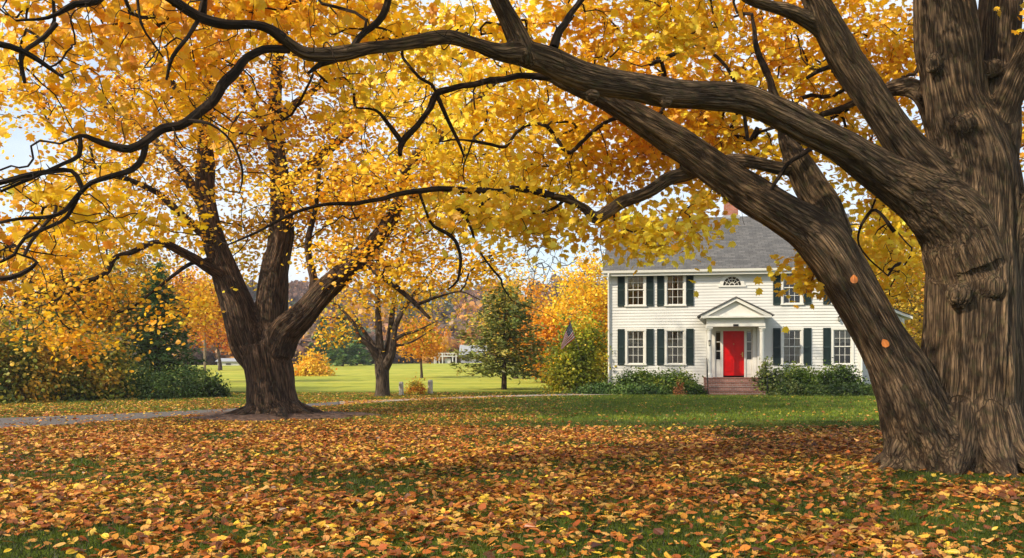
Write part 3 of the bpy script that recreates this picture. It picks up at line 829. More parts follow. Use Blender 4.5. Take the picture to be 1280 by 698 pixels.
# side wing
wx0, wx1 = UR + .02, hu(1130, 2.0); wy = 2.0; ez = hzz(hu(1125, 2.0), 398, 2.0)
ax = wx0 + (wx1 - wx0) * .42; apz = ez + .62
mb = MB(); ex = .135
for k in range(int((ez - .3) / ex) + 1):
    a = .3 + k * ex; b = min(a + ex, ez); mb.add([(wx0, wy - .03, a), (wx1, wy - .03, a), (wx1, wy, b), (wx0, wy, b)], [(0, 1, 2, 3)])
mb.prism([(wx0, ez), (wx1, ez), (ax, apz)], wy, wy + .05)
mb.prism_x([(wy, .3), (wy + 4, .3), (wy + 4, ez), (wy, ez)], wx1 - .1, wx1)
wing = mb.build('side_wing', M['siding'], house)
MB().box(wx1 - .11, wx1 + .015, wy - .035, wy - .017, .3, ez).build('corner_board', M['white'], wing)
MB().box(wx1 - .5, wx1 - .12, wy - .035, wy - .018, 1.1, 2.6).build('trim_panel', M['white'], wing)
mb = MB()
mb.prism([(ax, apz + .0), (wx1 + .32, ez - .05), (wx1 + .32, ez + .06), (ax, apz + .14)], wy - .25, wy + 4)
mb.prism([(wx0 - .0, ez + .0), (ax, apz), (ax, apz + .14), (wx0 - .0, ez + .1)], wy - .25, wy + 4)
mb.build('wing_roof', M['white'], wing)
mb = MB(); mb.prism([(ax, apz + .143), (wx1 + .34, ez + .065), (wx1 + .34, ez + .10), (ax, apz + .19)], wy - .27, wy + 4)
mb.build('shingles', M['roof'], wing)

# ================================================================== THE FLAG
def flag():
    tip = at(712, 400, 40.3); bot = at(738, 478, 42.3); bot[2] = .15
    t = thing('flag_on_pole', 'striped flag with starred blue corner hanging from a tilted pole beside the bush', 'flag', (0, 0, 0))
    MB().tube([tuple(bot), tuple(tip)], .012, 8).build('pole', M['wood'], t)
    MB().tube([tuple(tip), tuple(tip + [-.01, 0, .03]), tuple(tip + [-.015, 0, .06])], [.02, .032, .008], 8).build('finial', M['brass'], t)
    px = 40.3 / F; hd = unit(bot - tip); n, m_ = 40, 39
    V = np.zeros((n + 1, m_ + 1, 3))
    for j in range(m_ + 1):
        tt = j / m_; H = tip + hd * (.04 + .96 * tt)
        Fv = np.array([-11 * (1 - tt) - 18 * tt, 0, -30 * (1 - tt) - 14.5 * tt]) * px
        for i in range(n + 1):
            s = i / n; p = H + Fv * s; p = p + np.array([.02 * math.sin(s * 9), .07 * s * math.sin(tt * 8 + s * 3), -.05 * s * (1 - s)]); V[i, j] = p
    idx = lambda i, j: i * (m_ + 1) + j
    fs, ms = [], []
    for i in range(n):
        for j in range(m_):
            stripe = int(j / m_ * 13); c = 2 if (i < n * .36 and stripe < 7) else (0 if stripe % 2 == 0 else 1)
            fs.append((idx(i, j), idx(i + 1, j), idx(i + 1, j + 1), idx(i, j + 1))); ms.append(c)
    V = V.reshape(-1, 3).tolist()
    G = np.array(V).reshape(n + 1, m_ + 1, 3)
    for r in range(9):
        for c in range(6 if r % 2 == 0 else 5):
            fi = (n * .36) * ((c * 2 + 1 + (r % 2)) / 12); fj = (m_ * 7 / 13) * ((r + .5 + .5) / 10)
            i, j = int(fi), int(fj); p = G[i, j]; a = unit(G[i + 1, j] - p); b = unit(G[i, j + 1] - p); nn = unit(np.cross(a, b)); 
            if nn[1] > 0: nn = -nn
            o = len(V)
            for q in range(10):
                rr = .021 if q % 2 == 0 else .009; th = q * math.pi / 5
                V.append((p + nn * .006 + rr * (math.cos(th) * a + math.sin(th) * b)).tolist())
            fs.append(tuple(range(o, o + 10))); ms.append(1)
    me = bpy.data.meshes.new('cloth'); me.from_pydata(V, [], fs); me.update(); me.polygons.foreach_set('material_index', ms)
    link('cloth', me, [M['fred'], M['fwhite'], M['fblue']], t)
flag()

# ================================================================== GATE POSTS, POLE, FAR BUILDINGS
def stone_post(px, py, h, w_, lab):
    x, y = gp(px, py); mb = MB(); rng = random.Random(px)
    pr = [(0, 1.08), (h * .3, 1.0), (h * .6, .98), (h * .9, .95), (h * .98, .8), (h, .55)]
    vs = []
    for z, s in pr:
        for a in range(8):
            t = a * math.pi / 4 + .39; vs.append((x + w_ * s * math.cos(t) * rng.uniform(.88, 1.06), y + w_ * s * math.sin(t) * rng.uniform(.9, 1.05), z - .03))
    fs = [(k * 8 + a, k * 8 + (a + 1) % 8, (k + 1) * 8 + (a + 1) % 8, (k + 1) * 8 + a) for k in range(len(pr) - 1) for a in range(8)] + [tuple(range(40, 48))]
    mb.add(vs, fs); o = mb.build('gate_post', M['stone']); tag(o, lab, 'post', 'rough granite posts beside the path')
stone_post(501.5, 494.5, .62, .11, 'short granite post close to the grey forked tree trunk')
stone_post(538, 492.5, .66, .12, 'granite post right of the small orange flower bed')
xp, yp = gp(256, 475); yp = 62.0; xp = (256 - 640) / F * yp
t = thing('utility_pole', 'slender wooden utility pole standing in the field', 'pole')
MB().tube([(xp, yp, gz(xp, yp) - .2), (xp, yp, 4.4)], [.10, .075], 8).build('pole', M['wood'], t)
MB().box(xp - .5, xp + .5, yp - .05, yp + .05, 4.0, 4.1).build('crossarm', M['wood'], t)

Yb = 132.0
def shed(px0, px1, py0, py1, Y, label, name='shed', roofm='groof', wallm='gwhite'):
    a = at(px0, py1, Y); b = at(px1, py0, Y); g = float(gz((a[0] + b[0]) / 2, Y)) - .2; h = b[2]
    t = thing(name, label, 'shed'); ev = g + (h - g) * .62
    MB().box(a[0], b[0], Y, Y + 3, g, ev).build('wall', M[wallm], t)
    mb = MB(); mb.prism_x([(Y - .3, ev), (Y + 1.5, h), (Y + 3.3, ev)], a[0] - .3, b[0] + .3); mb.build('roof', M[roofm], t)
    n = max(1, int((b[0] - a[0]) / 1.6))
    for k in range(n):
        c = a[0] + (b[0] - a[0]) * (k + .5) / n
        MB().box(c - .35, c + .35, Y - .04, Y + .05, g + .3, ev - .25).build('window', M['dark'], t)
shed(272, 299, 448, 463, 128, 'low pale shed with grey roof at the field edge behind the big tree')
# white arbor
g = float(gz(-10, Yb)); xa, xb = at(549, 0, Yb)[0], at(570, 0, Yb)[0]; top = at(0, 440, Yb)[2]
t = thing('white_arbor', 'white wooden garden arbor at the far edge of the field', 'arbor')
for x in (xa, xa + .5, xb - .5, xb): MB().box(x - .09, x + .09, Yb - .09, Yb + .09, g - .3, top - .3).build('post', M['gwhite'], t)
mb = MB().box(xa - .2, xb + .2, Yb - .12, Yb + .12, top - .75, top - .55).box(xa - .1, xb + .1, Yb - .1, Yb + .1, top - .3, top - .15)
for k in range(7):
    x = xa + (xb - xa) * k / 6; mb.box(x - .05, x + .05, Yb - .08, Yb + .08, top - .55, top - .3)
mb.build('lintel', M['gwhite'], t)
MB().box(xa + .8, xb - .8, Yb + .3, Yb + .36, g, top - 1.0).build('gate', M['gwhite'], t)
# fence bits left of arbor
t = thing('rail_fence', 'two white fence posts with a rail beside the arbor', 'fence')
x1, x2 = at(543, 0, Yb)[0], at(547.5, 0, Yb)[0] - .3
for x in (x1, x2): MB().box(x - .08, x + .08, Yb - .08, Yb + .08, g - .3, g + 1.3).build('post', M['gwhite'], t)
MB().box(x1 + .08, x2 - .08, Yb - .03, Yb + .03, g + .9, g + 1.0).build('rail', M['gwhite'], t)
# far cottage
Yc = 140.0; a = at(576, 452, Yc); b = at(606, 431, Yc); g2 = float(gz(a[0], Yc)) - .3
t = thing('far_cottage', 'small grey roofed cottage half hidden behind the dark spruce', 'cottage')
ev = g2 + (b[2] - g2) * .5
MB().box(a[0], b[0], Yc, Yc + 5, g2, ev).build('wall', M['groof'], t)
MB().prism_x([(Yc - .4, ev), (Yc + 2.5, b[2]), (Yc + 5.4, ev)], a[0] - .3, b[0] + .3).build('roof', M['groof'], t)
for k in (.25, .7):
    c = a[0] + (b[0] - a[0]) * k; MB().box(c - .3, c + .3, Yc - .04, Yc + .03, g2 + .6, ev - .3).build('window', M['dark'], t)

# ================================================================== BUSHES, SHRUBS, CONIFERS
def bush(name, label, cat, c, r, n, size, pal, mat='leaf2', tp=TP_MID, seed=0, t=None, stems=7, group=None, upright=0):
    rng = np.random.default_rng(seed + 100); c = np.array(c, float); r = np.array(r, float)
    root = thing(name, label, cat, group=group)
    m = 140
    d = unit(rng.normal(size=(m, 3))); d[:, 2] = np.abs(d[:, 2]) * 1.1 - .15
    lump = (.72 + .5 * rng.random(m)) if name not in ('rhododendron', 'juniper') else (.86 + .22 * rng.random(m))
    tips = c + d * r * (lump * rng.random(m) ** .25)[:, None]; tips[:, 2] = np.maximum(tips[:, 2], c[2] + .05)
    base = np.array([c + [rng.normal() * r[0] * .12, rng.normal() * r[1] * .12, -.05] for _ in range(stems)])
    ch = grow(base, tips, max(.12, r.min() * .25), .12, .05, rng, .004, .5, .03)
    branches_mesh('stem', ch, M['twig'], root, 4)
    per = n // m + 1
    P = np.repeat(tips, per, 0); k = len(P)
    P = P + rng.normal(size=(k, 3)) * r * .17
    P[:, 2] = np.maximum(P[:, 2], c[2] + .02)
    tc_ = fbm(P * (1.2 / max(.3, r.min())), seed, 2); t_ = .5 + (tc_ - .5) * 2.0 + .22 * rng.normal(size=k) if t is None else t(P, rng)
    nr = unit(P - c) * .7 + rng.normal(size=(k, 3)) * .7 + [0, 0, .35]
    leaves('foliage', P, size * (.6 + .8 * rng.random(k)), nr, pick(pal, k, rng, t_), tp, M[mat], root, rng=rng)
    return root

def hp(u, w, z=0):
    return (H0[0] + ct * u - st * w, H0[1] + st * u + ct * w, z)
RHODO = [(.030, .060, .006), (.065, .12, .010), (.12, .19, .018), (.24, .28, .03)]
FBUSH = 'foundation shrubs along the house front'
u1 = hu(800, -1.2); u2 = hu(842, -1.2)
bush('rhododendron', 'dark green rounded shrub under the leftmost ground floor window', 'shrub', hp(u1, -1.0), (1.25, .7, 1.02), 9500, .080, RHODO, seed=1, group=FBUSH)
bush('rhododendron', 'dark green rounded shrub under the second ground floor window', 'shrub', hp(u2, -1.0), (1.15, .7, 1.02), 9500, .080, RHODO, seed=2, group=FBUSH)
bush('juniper', 'low spreading dark juniper at the left corner of the house', 'shrub', hp(hu(752, -2), -2.0), (1.1, .55, .48), 3500, .09, DGREEN, 'needle', TP_LOW, seed=3, group=FBUSH)
bush('juniper', 'low spreading dark juniper in front of the left pair of shrubs', 'shrub', hp(hu(800, -2), -2.0), (1.3, .55, .45), 3500, .09, DGREEN, 'needle', TP_LOW, seed=4, group=FBUSH)
bush('juniper', 'low dark green shrub just left of the brick steps', 'shrub', hp(hu(864, -2), -1.9), (.62, .5, .55), 2600, .08, RHODO, seed=5, group=FBUSH)
bush('dry_fern', 'rusty brown dried perennial left of the brick steps', 'plant', hp(hu(849, -2.4), -2.5), (.26, .2, .60), 380, .075, [(.30, .09, .03), (.48, .20, .06), (.45, .30, .10)], seed=6)
bush('hydrangea', 'yellow green leafy shrub hiding the right handrail', 'shrub', hp(hu(962, -1.7), -1.7), (.75, .6, 1.25), 2600, .10, [(.05, .08, .015), (.12, .16, .03), (.26, .28, .05)], seed=7, group=FBUSH)
bush('rhododendron', 'dark green rounded shrub under the window right of the porch', 'shrub', hp(hu(996, -1.1), -1.1), (1.35, .75, 1.18), 9500, .080, RHODO, seed=8, group=FBUSH)
bush('rhododendron', 'dark green rounded shrub by the right corner of the house', 'shrub', hp(hu(1046, -1.1), -1.1), (1.3, .75, 1.18), 9500, .080, RHODO, seed=9, group=FBUSH)
bush('azalea', 'lighter green low shrub in front of the right dark shrubs', 'shrub', hp(hu(985, -2.0), -2.0), (.95, .5, .62), 3000, .075, [(.04, .08, .015), (.10, .15, .03), (.20, .22, .05)], seed=10, group=FBUSH)
bush('juniper', 'low clipped green shrub nearest the leaning tree limb', 'shrub', hp(hu(1068, -2.0), -2.0), (1.5, .5, .55), 4200, .075, GREEN[:3], seed=11, group=FBUSH)
bush('juniper', 'low clipped green shrub below the rightmost ground floor window', 'shrub', hp(hu(1030, -2.0), -2.05), (1.0, .45, .42), 2600, .075, GREEN[:3], seed=12, group=FBUSH)
x, y = gp(725, 490); y = 42.1; x = (724 - 640) / F * y
bush('tall_shrub', 'tall yellow green bush standing behind the flag', 'bush', (x, y, 0), (1.45, 1.0, 3.45), 11000, .12, [(.14, .18, .012), (.28, .32, .02), (.45, .45, .03), (.65, .50, .03)], seed=13, stems=9)
x, y = gp(520, 493)
bush('flower_clump', 'orange and yellow flowering clump between the granite posts', 'plant', (x, y + .1, 0), (.50, .3, .62), 1500, .07, [(.28, .30, .04), (.70, .52, .05), (.80, .62, .06), (.78, .40, .04), (.70, .14, .02)], seed=14, stems=12)
Yo = 74.0
bush('orange_bush', 'round orange bush at the edge of the field right of the big trunk', 'bush', (at(391, 0, Yo)[0], Yo, float(gz(-16, Yo))), (1.5, 1.2, 1.9), 2600, .2, AMBER[1:5], tp=TP_LOW, seed=15)

# low dark yews and the thicket along the drive
YL = [(178, 34.5, 30, 27, 'DG', 'dark spreading yew below the tall spruce, nearest the drive bend'),
      (215, 35.5, 33, 32, 'DG', 'dark spreading yew directly in front of the spruce trunk'),
      (254, 36.5, 22, 24, 'G', 'small loose green bush at the right end of the drive thicket')]
for k, (px, Y, rx, h, c, lab) in enumerate(YL):
    s = Y / F
    bush('yew', lab, 'bush', ((px - 640) * s, Y, 0), (rx * s * 1.15, .8, h * s * 1.25), 4200, .11, DGREEN if c == 'DG' else GREEN[:3], 'needle' if c == 'DG' else 'leaf2', TP_SPRAY if c == 'DG' else TP_MID, seed=20 + k, group='dark bushes along the drive')
UND = [(.07, .11, .014), (.19, .23, .028), (.38, .30, .035), (.66, .36, .03)]
for k, (px, Y, rx, h, lab) in enumerate([(-50, 31, 60, 105, 'olive brown shrub at the left edge of the photo by the drive'), (12, 32, 55, 100, 'olive brown shrub second from the left edge by the drive'),
        (66, 33, 50, 104, 'olive brown leafy shrub in the middle of the drive thicket'), (120, 34, 48, 84, 'olive brown leafy shrub beside the dark yews')]):
    s = Y / F
    bush('thicket_shrub', lab, 'bush', ((px - 640) * s, Y, 0), (rx * s, 1.0, h * s), 5200, .12, UND, seed=30 + k, group='shrubs of the drive thicket')

def conifer(label, px, Y, h, r, seed, pal, name='spruce_tree', nb=150, droop=.25, low=.08, spray=.26, per=46, taper=1.0, ex=.8):
    rng = np.random.default_rng(seed); x = (px - 640) / F * Y; g = float(gz(x, Y))
    root = thing(name, label, 'tree')
    TR = np.array([(x, Y, g - .1, .022 * h + .04), (x + .02 * h * rng.normal(), Y, g + h * .5, .012 * h + .02), (x, Y, g + h, .008)])
    TR = catmull(TR, h / 24)
    V, Q, caps, bk = tube_arr(TR[:, :3], TR[:, 3], 10)
    mesh_np('trunk', V, Q, M['bark_far'], root, True, {'bk': ('FLOAT_VECTOR', 'POINT', bk), 'bh': ('FLOAT', 'POINT', vnoise(bk * [20, 20, 5], 2))})
    chains, PP, DD = [], [], []
    for i in range(nb):
        t = (i + rng.random()) / nb; z = g + h * (low + (1 - low) * t); L = r * ((1 - t) ** ex * taper + .05) * rng.uniform(.6, 1.1)
        th = i * 2.399 + rng.normal() * .3; d = np.array([math.cos(th), math.sin(th), 0])
        base = np.array([np.interp(z, TR[:, 2], TR[:, 0]), Y, z]); q = np.linspace(0, 1, 7)[:, None]
        up = .35 * (t - .2)
        P = base + d * L * q + np.array([0, 0, 1]) * (up * L * q - droop * L * (q ** 1.6) + .10 * L * q ** 4)
        chains.append((P, np.linspace(.012 + .006 * L, .004, 7)))
        m = max(8, int(per * (L / r)))
        s = rng.random(m) ** .7; pp = np.column_stack([np.interp(s, q[:, 0], P[:, k]) for k in range(3)])
        side = np.array([-d[1], d[0], 0]); sd_ = rng.normal(size=m) * .20 * L * (1.15 - s)
        pp = pp + sd_[:, None] * side + rng.normal(size=(m, 3)) * .035 * r - np.abs(sd_)[:, None] * [0, 0, .25]
        PP.append(pp); DD.append(d * 1.0 + side * np.sign(sd_)[:, None] * .8 + rng.normal(size=(m, 3)) * .35 - [0, 0, .25])
    branches_mesh('branch', chains, M['twig'], root, 4)
    P = np.vstack(PP); D = np.vstack(DD); n = len(P)
    nr = np.array([0, 0, 1.0]) + rng.normal(size=(n, 3)) * .5
    leaves('crown', P, spray * (.6 + .8 * rng.random(n)), nr, pick(pal, n, rng, fbm(P * 1.1, seed, 2) * 1.3 - .15 + .15 * rng.normal(size=n)), TP_SPRAY, M['needle'], root, D, rng=rng)
SPR = [(.03, .075, .018), (.07, .145, .035), (.13, .21, .055), (.20, .26, .07)]
OLV = [(.06, .085, .014), (.14, .165, .03), (.25, .25, .05), (.40, .34, .06)]
conifer('tall dark green spruce rising from the thicket beside the drive', 199, 41, 6.0, 2.3, 41, SPR, nb=210, per=70)
conifer('broad olive green spruce standing alone near the path', 630, 46, 5.3, 2.75, 42, OLV, nb=100, droop=.10, low=.17, per=80, spray=.32, taper=1.1, ex=.5)
conifer('small dark evergreen at the wood edge left of the forked tree', 428, 112, 7.5, 2.6, 43, SPR, nb=70, per=40, spray=.7)
conifer('slim dark evergreen deeper in the wood left of the forked tree', 446, 118, 6.2, 2.2, 44, SPR, nb=60, per=40, spray=.7)
conifer('dark evergreen at the wood edge right of the big trunk', 404, 116, 6.4, 2.4, 45, SPR, nb=60, per=40, spray=.7)

# ================================================================== BROADLEAF TREES (mid-distance)
def leafy_tree(name, label, px, Y, h, r, trunk_r, pal, n, size, seed, base_h=.3, tips=220, fork=None, mat='leaf2', tp=TP_MID, barkm='bark_grey', bare=False, group=None, zs=1.0, spread=.35, tshift=0):
    rng = np.random.default_rng(seed); x = (px - 640) / F * Y; g = float(gz(x, Y)) if Y < 150 else float(hz_(x, Y))
    root = thing(name, label, 'tree', group=group)
    top = np.array([x + rng.normal() * .03 * h, Y, g + h * .8]); mid = np.array([x + rng.normal() * .02 * h, Y, g + h * base_h])
    TR = catmull(np.array([(x, Y, g - .1, trunk_r * 1.5), (x, Y, g + .08 * h, trunk_r), (*mid, trunk_r * .8), (*((mid + top) / 2 + rng.normal(size=3) * .02 * h), trunk_r * .45), (*top, .01)]), h / 22)
    limbs_ = [TR]
    for k in range(fork or 4):
        th = 2 * math.pi * (k + rng.random() * .5) / (fork or 4); st_ = TR[int(len(TR) * (.30 + .3 * rng.random()))]
        e = np.array([x + r * .7 * math.cos(th), Y + r * .7 * math.sin(th), g + h * rng.uniform(.6, .85)])
        m_ = st_[:3] * .45 + e * .55 + [0, 0, -.02 * h]
        limbs_.append(catmull(np.array([(*st_[:3], st_[3] * .6), (*m_, st_[3] * .35), (*e, .01)]), h / 22))
    Vs, Qs, B, b = [], [], [], 0
    for L in limbs_:
        V, Q, caps, bk = tube_arr(L[:, :3], L[:, 3], 10, .08); Vs.append(V); Qs.append(Q + b); B.append(bk); b += len(V)
    bk = np.vstack(B)
    mesh_np('trunk', np.vstack(Vs), np.vstack(Qs), M[barkm], root, True, {'bk': ('FLOAT_VECTOR', 'POINT', bk), 'bh': ('FLOAT', 'POINT', fbm(bk * [14, 14, 3], 3, 2))})
    roots = np.vstack([L[len(L) // 4:, :3] for L in limbs_])
    d = unit(rng.normal(size=(tips, 3))); c = np.array([x, Y, g + h * (base_h + 1) / 2 * .97])
    T = c + d * np.array([r, r, h * (1 - base_h) / 2 * zs]) * (rng.random(tips) ** .35 * (.75 + .35 * rng.random(tips)))[:, None]
    ch = grow(roots, T, max(.2, h * .04), .10, .03, rng, .0035 + .0006 * h, .5, trunk_r * .4)
    branches_mesh('branch', ch, M['twig'] if not bare else M['bark_grey'], root, 4)
    if bare: return root
    per = n // tips + 1
    P = np.repeat(T, per, 0); k = len(P); P = P + rng.normal(size=(k, 3)) * spread * r * .35
    t_ = .5 + (fbm(P * (1.5 / r), seed, 2) - .5) * 1.8 + .2 * rng.normal(size=k) + tshift
    nr = np.array([0, 0, .9]) + rng.normal(size=(k, 3)) * .7
    leaves('crown', P, size * (.6 + .8 * rng.random(k)), nr, pick(pal, k, rng, t_), tp, M[mat], root, rng=rng)
    return root

# forked tree by the gate posts (traced stems)
def forked_tree():
    rng = np.random.default_rng(77); Y = 37.2
    root = thing('maple_tree', 'medium maple with grey forked trunk standing beside the granite posts', 'tree')
    rows = [[(478, 500, Y, 12), (478, 492, Y, 9.5), (478, 475, Y, 8.5), (477, 460, Y, 9), (475, 440, Y, 6), (473, 400, Y, 4.2), (472, 350, Y, 3.2), (475, 290, Y, 2.2), (480, 230, Y, 1)],
            [(478, 464, Y, 7), (483, 448, Y + .3, 5.2), (487, 420, Y + .5, 4.2), (492, 380, Y + .7, 3.2), (500, 330, Y + 1, 2.2), (512, 270, Y + 1.2, 1)],
            [(480, 462, Y, 6.5), (490, 440, Y - .3, 5), (494, 410, Y - .4, 3.8), (506, 385, Y - .5, 2.6), (530, 350, Y - .7, 1.8), (560, 320, Y - 1, 1)],
            [(474, 452, Y, 5), (462, 433, Y - .3, 3.8), (448, 420, Y - .4, 3), (442, 405, Y - .5, 2.3), (425, 385, Y - .6, 1.5), (400, 370, Y - .8, .8)],
            [(476, 446, Y, 4), (462, 425, Y + .4, 3), (446, 405, Y + .6, 2.4), (425, 397, Y + .8, 1.8), (398, 398, Y + 1, 1)],
            [(493, 425, Y - .4, 2.5), (505, 418, Y - .4, 2), (520, 414, Y - .5, 1.5), (545, 402, Y - .6, .8)],
            [(494, 432, Y - .3, 2), (505, 431, Y - .4, 1.6), (520, 425, Y - .5, 1.2), (540, 412, Y - .6, .7)]]
    L = [limb(r, .2) for r in rows]
    Vs, Qs, B, b = [], [], [], 0
    for l in L:
        V, Q, caps, bk = tube_arr(l[:, :3], l[:, 3], 12, .08); Vs.append(V); Qs.append(Q + b); B.append(bk); b += len(V)
    bk = np.vstack(B)
    mesh_np('trunk', np.vstack(Vs), np.vstack(Qs), M['bark_grey'], root, True, {'bk': ('FLOAT_VECTOR', 'POINT', bk), 'bh': ('FLOAT', 'POINT', fbm(bk * [14, 14, 3], 3, 2))})
    T = blob_points([(470, 300, Y, 110, 70, 3, 170), (430, 385, Y, 60, 30, 2, 60), (530, 380, Y, 60, 40, 2, 70), (490, 340, Y, 95, 50, 3, 120), (425, 420, Y, 28, 14, 1.2, 25), (520, 420, Y, 30, 14, 1.2, 30)], rng)
    ch = grow(np.vstack([l[3:, :3] for l in L]), T, .25, .1, .03, rng, .004, .5, .04)
    branches_mesh('branch', ch, M['twig'], root, 4)
    per = 12; P = np.repeat(T, per, 0); k = len(P); P = P + rng.normal(size=(k, 3)) * [.34, .34, .2]
    leaves('crown', P, .12 * (.7 + .6 * rng.random(k)), np.array([0, -.2, .8]) + rng.normal(size=(k, 3)) * .7, pick(AMBER, k, rng, .6 + .9 * (fbm(P * .6, 3) - .5) + .25 * rng.normal(size=k)), TP_MID, M['leaf2'], root, rng=rng)
forked_tree()

leafy_tree('maple_tree', 'small orange maple with thin trunk in the field behind the granite posts', 527, 68, 4.4, 2.0, .10, ORANGE + [(.75, .36, .03)], 3600, .17, 51, .34, 90, tshift=.15)
leafy_tree('maple_tree', 'bright orange maple between the olive spruce and the tall bush', 680, 58, 4.6, 2.3, .14, AMBER[1:4], 7000, .17, 52, .08, 150, zs=1.1)
leafy_tree('maple_tree', 'golden yellow maple just beyond the left corner of the house', 738, 57, 7.8, 2.7, .16, GOLD[1:5], 9000, .17, 53, .12, 190, zs=1.1)
leafy_tree('maple_tree', 'yellow orange maple behind the spruce with thinning top', 645, 66, 8.2, 3.2, .16, AMBER[1:6], 4500, .18, 54, .2, 200)
leafy_tree('bare_tree', 'tall leafless grey tree behind the olive spruce', 668, 72, 13.0, 3.6, .16, None, 0, 0, 55, .2, 420, bare=True)
leafy_tree('bare_tree', 'leafless tree whose fine twigs show left of the house roof', 752, 70, 14.5, 3.6, .17, None, 0, 0, 56, .2, 420, bare=True)
# thicket trees on the left, beyond the drive
leafy_tree('maple_tree', 'orange gold tree at the left edge rising from the drive thicket', 20, 37, 7.0, 3.4, .16, [(.42, .14, .012), (.60, .29, .015), (.42, .31, .03), (.16, .19, .02)], 5500, .13, 57, .36, 260)
leafy_tree('maple_tree', 'red orange tree in the drive thicket left of the spruce', 92, 39, 6.0, 2.5, .15, [(.40, .10, .012)] + [(.42, .14, .012), (.60, .29, .015), (.42, .31, .03), (.16, .19, .02)], 5500, .13, 58, .36, 260)
leafy_tree('maple_tree', 'dull golden tree just left of the tall dark spruce', 150, 44, 7.8, 3.2, .15, [(.30, .10, .012), (.5, .24, .015), (.5, .35, .03), (.14, .17, .03)], 7500, .14, 59, .34, 220)
leafy_tree('maple_tree', 'tall amber tree behind the tall dark spruce', 232, 58, 8.0, 3.3, .18, AMBER[0:5], 7000, .16, 60, .35, 200)
leafy_tree('maple_tree', 'orange tree behind the utility pole', 275, 95, 8.8, 3.6, .18, ORANGE, 3600, .26, 61, .25, 120)
# trees behind the house on the right
leafy_tree('maple_tree', 'yellow maple behind the side wing of the house', 1115, 56, 11.0, 4.4, .22, GOLD[0:5], 13000, .17, 62, .12, 260)
leafy_tree('maple_tree', 'golden tree behind the house seen right of the leaning limb', 1040, 62, 11.5, 4.6, .22, GOLD[0:5], 9000, .18, 63, .2, 240)
leafy_tree('maple_tree', 'green gold tree right of the side wing of the house', 1168, 50, 9.5, 4.0, .2, [(.10, .11, .015), (.35, .28, .03), (.62, .42, .03), (.7, .5, .05)], 12000, .16, 64, .08, 240)
leafy_tree('maple_tree', 'orange gold tree at the right edge behind the great trunk', 1262, 46, 10.0, 4.2, .2, AMBER[0:5], 12000, .16, 65, .1, 240)

# the far wood on the hill reads as one mass
def wood():
    rng = np.random.default_rng(5); PP, CC, SS = [], [], []
    K = 900
    pal = np.array([(.22, .12, .085), (.26, .13, .08), (.38, .16, .05), (.52, .24, .05), (.32, .20, .10), (.08, .10, .05), (.50, .27, .06), (.20, .13, .10)])
    for i in range(K):
        Y = 146 + 190 * rng.random() ** 1.6; X = rng.uniform(-.72, .62) * Y; z = max(float(gz(X, Y)), float(hz_(X, Y))); R_ = rng.uniform(2.2, 4.2)
        H_ = rng.uniform(5, 8.5) * (.75 if Y < 170 else 1)
        m = int(60 + 90 * (Y < 200))
        d = unit(rng.normal(size=(m, 3))); P = np.array([X, Y, z + H_ * .5]) + d * [R_, R_, H_ * .5] * (rng.random((m, 1)) ** .4)
        c = pal[rng.integers(len(pal))] * rng.uniform(.8, 1.3)
        PP.append(P); CC.append(np.clip(c * (1 + .25 * rng.normal(size=(m, 1))), .01, .9)); SS.append(np.full(m, .95 + Y * .0018) * (.6 + .8 * rng.random(m)))
    P = np.vstack(PP); n = len(P)
    o = leaves('far_wood', P, np.concatenate(SS), rng.normal(size=(n, 3)) + [0, -.3, .5], np.vstack(CC), TP_MID, M['leaf2'], None, rng=rng)
    tag(o, 'distant autumn wood covering the low hill beyond the field', 'wood', None, 'stuff')
wood()

